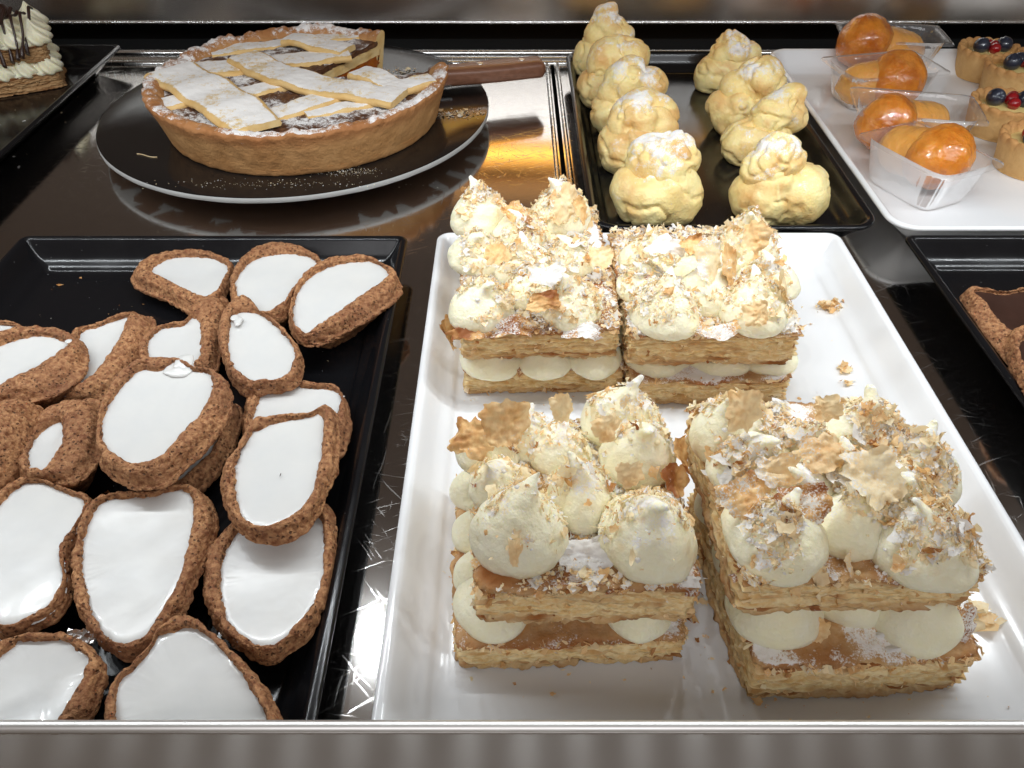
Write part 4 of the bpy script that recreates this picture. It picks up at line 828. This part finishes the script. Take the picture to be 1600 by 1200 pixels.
choux('front bun of the left row, its sugared cap sitting askew like a lid', 1023, 285, .028, (0, -.002, .021, L((-6,-4,-2,22), (10,0,-1,23), (0,6,0,24), (-16,0,4,15), (14,-6,-4,17))), (.004, .004, .043, L((0,0,0,19), (10,2,0,17), (-8,0,-1,17), (8,2,8,13.5), (-8,2,7,12), (4,-8,-3,15))), 1, .75)
choux('second bun from the front in the left row with a split right side', 998, 215, .030, (0, 0, .022, L((-8,0,-2,22), (10,2,0,22), (0,-6,-2,20), (-14,4,5,15))), (.002, .004, .042, L((-8,0,2,17), (10,4,2,17), (0,6,5,17), (-12,-3,-4,14), (14,-4,-3,12))), 2, .5)
choux('third bun from the front in the left row', 985, 158, .032, (0, 0, .024, L((-12,0,-2,20), (12,2,0,20), (0,-4,-4,20))), (.001, .003, .046, L((-6,0,2,17), (14,2,-2,15), (-2,4,9,12), (-16,-3,-8,12))), 3, .45)
choux('fourth bun from the front in the left row', 960, 118, .034, (0, 0, .025, L((-12,0,-2,20), (10,2,0,20), (0,-4,-4,20))), (.002, .003, .047, L((-8,0,2,16), (10,2,0,18), (2,4,4,16), (-14,-4,-3,13))), 4, .4)
choux('rearmost bun of the left row, a pointed sugared peak rising highest', 947, 66, .040, (0, 0, .026, L((-10,0,-2,20), (12,2,4,18), (0,-2,-4,22), (-14,-4,-4,14))), (.001, .000, .055, L((0,0,0,15), (-3,2,8,11), (2,0,14,7), (11,-4,-8,13), (-9,-2,-8,13))), 5, .6)
choux('front bun of the right row, wide and wrinkled with a bulging right side', 1216, 290, .028, (0, 0, .024, L((-10,-4,-4,21), (14,-2,-2,22), (0,6,0,22), (20,4,2,15), (-16,2,-2,15))), (-.004, .003, .045, L((0,0,2,17), (-8,-2,-4,16), (6,3,2,13), (-2,4,6,11))), 6, .45)
choux('second bun from the front in the right row, its cap tipped up', 1195, 205, .028, (-.002, 0, .020, L((-14,-2,-2,18), (6,4,0,18), (-4,0,-2,20))), (.006, .005, .040, L((0,0,0,15), (12,6,10,11), (14,2,-2,13), (-8,-2,-4,13), (6,2,6,13), (16,6,14,7))), 7, .3)
choux('third bun from the front in the right row with a smooth round cap', 1165, 155, .032, (0, -.002, .024, L((-8,0,-4,20), (6,0,-2,20), (-18,2,2,13))), (.004, .002, .046, L((4,0,2,19), (10,0,-2,17), (-12,0,-4,14))), 8, .35)
choux('rearmost bun of the right row with a small sharp tip', 1140, 98, .030, (0, 0, .022, L((-12,0,-4,18), (10,2,0,18), (0,0,-2,20))), (.002, .002, .038, L((0,0,2,16), (-10,0,-3,13), (12,2,-2,13), (-4,2,12,8))), 9, .45)

# ------------------------------------------------------------------ babas in plastic cups
def baba(label, label2, cup, capp, stem, rc, rs_, seed):
    """cup = (cx, cy, length, width, height, yaw); capp/stem = world centres"""
    cx, cy, Lc, Wc, Hc, yaw = cup; z0 = .0043
    ct = thing('plastic_cup', label2, 'plastic cup', (cx, cy, z0), 'clear plastic baba cups')
    n = 72; a = np.linspace(0, 2*math.pi, n, endpoint=False)
    def sq(s): return np.c_[np.sign(np.cos(a))*np.abs(np.cos(a))**.35*Lc/2*s, np.sign(np.sin(a))*np.abs(np.sin(a))**.35*Wc/2*s]
    rows = [(.60, .0), (.74, .0), (.78, .0006), (.80, .003), (.85, Hc*.3), (.90, Hc*.6), (.95, Hc*.85), (.975, Hc), (1.02, Hc+.0008), (1.10, Hc+.0006), (1.115, Hc-.0012)]
    G = []
    for i, (s, z) in enumerate(rows):
        q_ = sq(s); rib = (1+.010*np.sign(np.sin(a*24)))[:, None] if 3 <= i <= 6 else 1.0
        tip = 1+(.07*np.clip(np.abs(np.sin(2*a))-.6, 0, 1)/.4)[:, None]*(i >= 9)
        G.append(np.c_[rot2(q_*rib*tip, yaw)+[cx, cy], np.full(n, z0+.0003+z)])
    G = np.array(G); mb = MB(); mb.add(G.reshape(-1, 3), gridF(len(rows), n, False, True))
    mb.add(np.vstack([G[0], G[0].mean(0)]), np.array([(n, j, (j+1) % n) for j in range(n)])); part('tub', mb, M['plastic'], ct)
    bt = thing('rum_baba', label, 'baba', (cx, cy, z0), 'glazed babas')
    S0 = np.array(stem); C0 = np.array(capp); ax = C0-S0; ln = np.linalg.norm(ax); ax /= ln
    e1 = np.cross(ax, [0, 0, 1.]); e1 /= np.linalg.norm(e1); e2 = np.cross(e1, ax)
    # body: tapered plug from the stem end to the cap
    ks = 40; s = np.linspace(0, 1, ks); rad = rs_*np.array([.02, .55, .82, .92, .95, .97, 1, 1, 1, 1]); rad = np.interp(s, np.linspace(0, 1, 10), rad)
    aa = np.linspace(0, 2*math.pi, 48, endpoint=False)
    G = S0[None, None]+ax[None, None]*(s*ln)[:, None, None]+rad[:, None, None]*(np.cos(aa)[None, :, None]*e1+np.sin(aa)[None, :, None]*e2); P = G.reshape(-1, 3)
    G = G+(.0008*fbm(P+seed, 90, 2, 3)).reshape(ks, 48, 1)*(np.cos(aa)[None, :, None]*e1+np.sin(aa)[None, :, None]*e2)
    G[:, :, 2] = np.maximum(G[:, :, 2], z0+.0012)
    mb = MB(); mb.add(G.reshape(-1, 3), gridF(ks, 48, False, True), t=np.repeat(np.interp(s, [0, .6, 1], [.75, .5, .3]), 48)); part('sponge_body', mb, M['baba'], bt)
    mb = MB(); lumps(mb, capp, [(0, 0, 0, rc), (.15*rc, .1*rc, .12*rc, rc*.9), (-.2*rc, 0, -.1*rc, rc*.88)], seed, amp=.9, folds=.001, sugar=-9, p=24)
    mb.T[0] = mb.T[0]*.25; mb.V[0][:, 2] = np.maximum(mb.V[0][:, 2], z0+.001); part('cap', mb, M['baba'], bt)
def bab(label, label2, cp, zc, cs, zs, rc, rs_, cup, seed):
    a = U(*cp, zc); b = U(*cs, zs); baba(label, label2, cup, a, b, rc, rs_, seed)
def cupat(px, py, Lc, Wc, Hc, yaw): p = U(px, py, .0045); return (p[0], p[1], Lc, Wc, Hc, yaw)
bab('glazed baba nearest the front, cap towards the viewer with bright glints', 'front clear plastic cup holding the nearest baba', (1466, 247), .030, (1374, 226), .022, .0240, .0200, cupat(1428, 296, .080, .058, .034, R(115)), 1)
bab('glazed baba second from the front, body pointing right', 'second clear plastic cup from the front, its ribbed end at the right', (1385, 192), .030, (1478, 190), .020, .0225, .0190, cupat(1412, 222, .094, .058, .033, R(168)), 2)
bab('glazed baba second from the back, cap at the right and pale body at the left', 'third clear plastic cup from the front', (1398, 125), .032, (1304, 138), .020, .0250, .0200, cupat(1365, 156, .092, .058, .033, R(-168)), 3)
bab('rearmost glazed baba, darkest, body sloping down to the right', 'rearmost clear plastic cup under the dark baba', (1350, 66), .036, (1445, 84), .022, .0250, .0190, cupat(1378, 106, .096, .058, .035, R(172)), 4)

# ------------------------------------------------------------------ berry tarts
def sphere(mb, c, r, n=24, sc=(1, 1, 1), seed=0, crown=False):
    th = np.linspace(0, 2*math.pi, n, endpoint=False); ph = np.linspace(.001, math.pi-.001, n*2//3)
    rr = r*np.ones((n, len(ph)))
    if crown: rr = rr*(1-.22*np.exp(-((ph-.12)/.20)**2)[None]+.10*np.exp(-((ph-.42)/.12)**2)[None]*(.7+.6*np.cos(5*th)[:, None]))
    G = np.stack([rr*np.sin(ph)[None]*np.cos(th)[:, None]*sc[0], rr*np.sin(ph)[None]*np.sin(th)[:, None]*sc[1], rr*np.cos(ph)[None]*sc[2]], -1)
    if crown:
        rs = np.random.RandomState(seed); a, b = rs.uniform(-.8, .8), rs.uniform(-.5, 1.2)
        ca, sa, cb, sb = math.cos(a), math.sin(a), math.cos(b), math.sin(b)
        G = G@np.array([[ca, 0, sa], [0, 1, 0], [-sa, 0, ca]])@np.array([[1, 0, 0], [0, cb, sb], [0, -sb, cb]])
    mb.add((G+np.array(c)).reshape(-1, 3), gridF(n, len(ph), True, False)); return mb
def tart(label, px, py, berries, seed, r=.0315, h=.027):
    p = U(px, py, h); z0 = .0045; root = thing('berry_tart', label, 'tart', (p[0], p[1], z0), 'small berry tarts')
    pr = catmull(np.array([(.001, 0), (r*.80, 0), (r*.86, .0008), (r*.90, .008), (r*.95, .018), (r*.985, h-.003), (r*.97, h), (r*.90, h+.0008), (r*.82, h-.001), (r*.76, h-.005), (r*.70, h-.006)]), 54)
    n = 200; ang = np.linspace(0, 2*math.pi, n, endpoint=False); kz = np.clip((pr[:, 1]-(h-.007))/.006, 0, 1)
    sc = np.abs(np.cos(ang*9+seed)); Rr = pr[None, :, 0]+kz[None]*(.0016*sc[:, None]-.0008)*np.where(pr[:, 0] > r*.85, 1, -.9)[None]; Zz = pr[None, :, 1]+kz[None]*(.0018*sc[:, None]-.0008)
    G = np.stack([p[0]+np.cos(ang)[:, None]*Rr, p[1]+np.sin(ang)[:, None]*Rr, z0+Zz], -1); P = G.reshape(-1, 3); Nn = grid_normals(G)
    G = G+Nn*(.0004*fbm(P, 260, 3, seed)).reshape(n, -1, 1)
    mb = MB(); mb.add(G.reshape(-1, 3), gridF(n, 54, True, False), t=np.clip(kz[None]*.55+.2*fbm(P, 60, 2, 3).reshape(n, -1), 0, 1).ravel()); part('tart_shell', mb, M['tart'], root)
    mb = MB(); add_revolve(mb, (p[0], p[1], z0), [(.0005, h-.0035), (r*.4, h-.0038), (r*.65, h-.0048), (r*.74, h-.0056)], 40); part('custard', mb, M['custard'], root)
    for k, (dx, dy, kind, rr) in enumerate(berries):
        mb = MB(); sphere(mb, (p[0]+dx*k_, p[1]+dy*k_, z0+h-.004+rr*k_*.75), rr*k_, crown=(kind == 'b'), seed=seed*9+k)
        part('blueberry' if kind == 'b' else 'red_currant', mb, M['blueberry' if kind == 'b' else 'currant'], root)
B4 = [(-11, 2, 'b', 7.6), (13, 4, 'b', 7.8), (1, -3, 'r', 5.6), (4, 6, 'r', 5.4), (1, 12, 'r', 5.0), (-4, -10, 'b', 6.5)]
tart('berry tart at the back of the white tray, furthest left', 1548, 82, B4[:5], 1)
tart('berry tart behind the larger one, cut by the right photo edge', 1592, 108, [(-9, 0, 'b', 8), (6, 6, 'r', 5.5), (10, -4, 'b', 7.5), (2, 9, 'b', 7)], 2)
tart('berry tart in front of the other two, two blueberries around shiny red currants', 1574, 166, [(-11, 4, 'b', 7.8), (3, 3, 'r', 6.0), (7, 9, 'r', 5.4), (13, 0, 'b', 7.6), (1, -6, 'r', 5.4)], 3)
tart('nearest berry tart, only its left side inside the photo', 1626, 222, [(-8, 6, 'r', 5.8), (-3, -4, 'r', 5.5), (6, 2, 'b', 7.6), (-12, -2, 'b', 5)], 4)

# ------------------------------------------------------------------ layered cream slice at the back left
def slice_cake():
    p = U(92, 118, .012); ca = R(28)
    c0 = np.array([p[0]-.052, p[1]-.000])
    root = thing('cream_slice', 'layered cream slice with piped rosettes and chocolate drizzle at the top left', 'cake slice', (c0[0], c0[1], .0045))
    part('pastry_slab', slab(c0[0], c0[1], .100, .075, ca, .0045, .020, 91, .05), M['toasted_puff'], root)
    part('pastry_slab', slab(c0[0]-.004, c0[1], .094, .072, ca, .031, .046, 92, .05), M['toasted_puff'], root)
    rs = np.random.RandomState(5)
    def ridged(cx, cy, z, r, h, nm='cream_rosette'):
        n = 84; a = np.linspace(0, 2*math.pi, n, endpoint=False); pr = catmull(np.c_[DP_R, DP_Z], 30); tw = pr[:, 1]*.9
        Rr = r*pr[None, :, 0]*(1+.13*np.cos(7*(a[:, None]+tw[None]))); G = np.stack([cx+np.cos(a)[:, None]*Rr, cy+np.sin(a)[:, None]*Rr, z+pr[None, :, 1]*h/1.5*np.ones((n, 1))], -1)
        mb = MB(); mb.add(G.reshape(-1, 3), gridF(n, 30, True, False)); part(nm, mb, M['cream'], root)
    for i in range(5):
        for j in range(3):
            q_ = rot2(np.array([[-.040+i*.020, -.026+j*.026]]), ca)[0]+c0
            ridged(q_[0]-.002, q_[1], .0455, .0145, .019+.006*rs.rand())
            if j == 0 or i == 4: ridged(q_[0], q_[1]-.002, .0185, .0135, .022, 'cream_filling')
    # chocolate drizzle running down the near side
    for k in range(13):
        q_ = rot2(np.array([[-.034+k*.0062, -.018-.004*(k % 3)]]), ca)[0]+c0; n = 16; s = np.linspace(0, 1, n)
        y = q_[1]+.010-.034*s; z = .0735-.006*s-.030*s**3+.003*np.sin(s*9+k); x = q_[0]+.002*np.sin(s*5+k)
        r = .0016*(1-.4*s)+.0010*(s > .9); G = np.array([[(x[i]+r[i]*math.cos(a), y[i]-r[i]*math.sin(a)*.6, z[i]+r[i]*math.sin(a)) for a in np.linspace(0, 2*math.pi, 10, endpoint=False)] for i in range(n)])
        mb = MB(); mb.add(G.reshape(-1, 3), gridF(n, 10, False, True)); mb.add(np.vstack([G[-1], G[-1].mean(0)]), np.array([(10, j, (j+1) % 10) for j in range(10)])); part('chocolate_drizzle', mb, M['choc'], root)
    q_ = c0+[-.012, .004]; mb = MB(); lumps(mb, (q_[0], q_[1], .071), L((0,0,0,12), (14,6,-1,10), (-14,-4,-1,11), (22,10,-3,8)), 7, amp=1.2, sugar=-9); part('chocolate_pool', mb, M['choc'], root)
slice_cake()
rs = np.random.RandomState(18); mb = MB(); P = np.c_[rs.uniform(-.31, -.095, 160), rs.uniform(.12, .445, 160), np.full(160, .0046)]
V, F, T, S = flakes(P, np.tile([0, 0, 1.], (160, 1)), .0002+.0016*rs.rand(160)**4, rs, (9, 1), 0, 3, .6, .7); V[:, 2] = np.maximum(V[:, 2], .0043); mb.add(V, F, t=T, sg=S)
solo('crust_crumbs', mb, M['flake'], 'brown crust crumbs strewn on the black tray of glazed tartlets', 'crumbs', kind='stuff')
rs = np.random.RandomState(8); mb = MB(); P = []
for k in range(60): P.append((rs.uniform(-.52, -.425), rs.uniform(.56, .82), .0046))
V, F, T, S = flakes(np.array(P), np.tile([0, 0, 1.], (60, 1)), .0003+.0014*rs.rand(60)**5, rs, (1, 4), .5, 3, .5, .3); V[:, 2] = np.maximum(V[:, 2], .0043); mb.add(V, F, t=T, sg=S)
solo('scattered_crumbs', mb, M['flake'], 'pale crumbs strewn on the black tray beside the cream slice', 'crumbs', kind='stuff')
mb = MB(); P = []
for k in range(70): P.append((rs.uniform(-.31, -.10), rs.uniform(.13, .44), .0046))
V, F, T, S = flakes(np.array(P), np.tile([0, 0, 1.], (70, 1)), .0002+.0006*rs.rand(70)**4, rs, (1, 6), .5, 3, .5, .3); V[:, 2] = np.maximum(V[:, 2], .0043); mb.add(V, F, t=T, sg=S)
solo('sugar_specks', mb, M['flake'], 'white sugar specks strewn on the black tray of glazed tartlets', 'crumbs', kind='stuff')
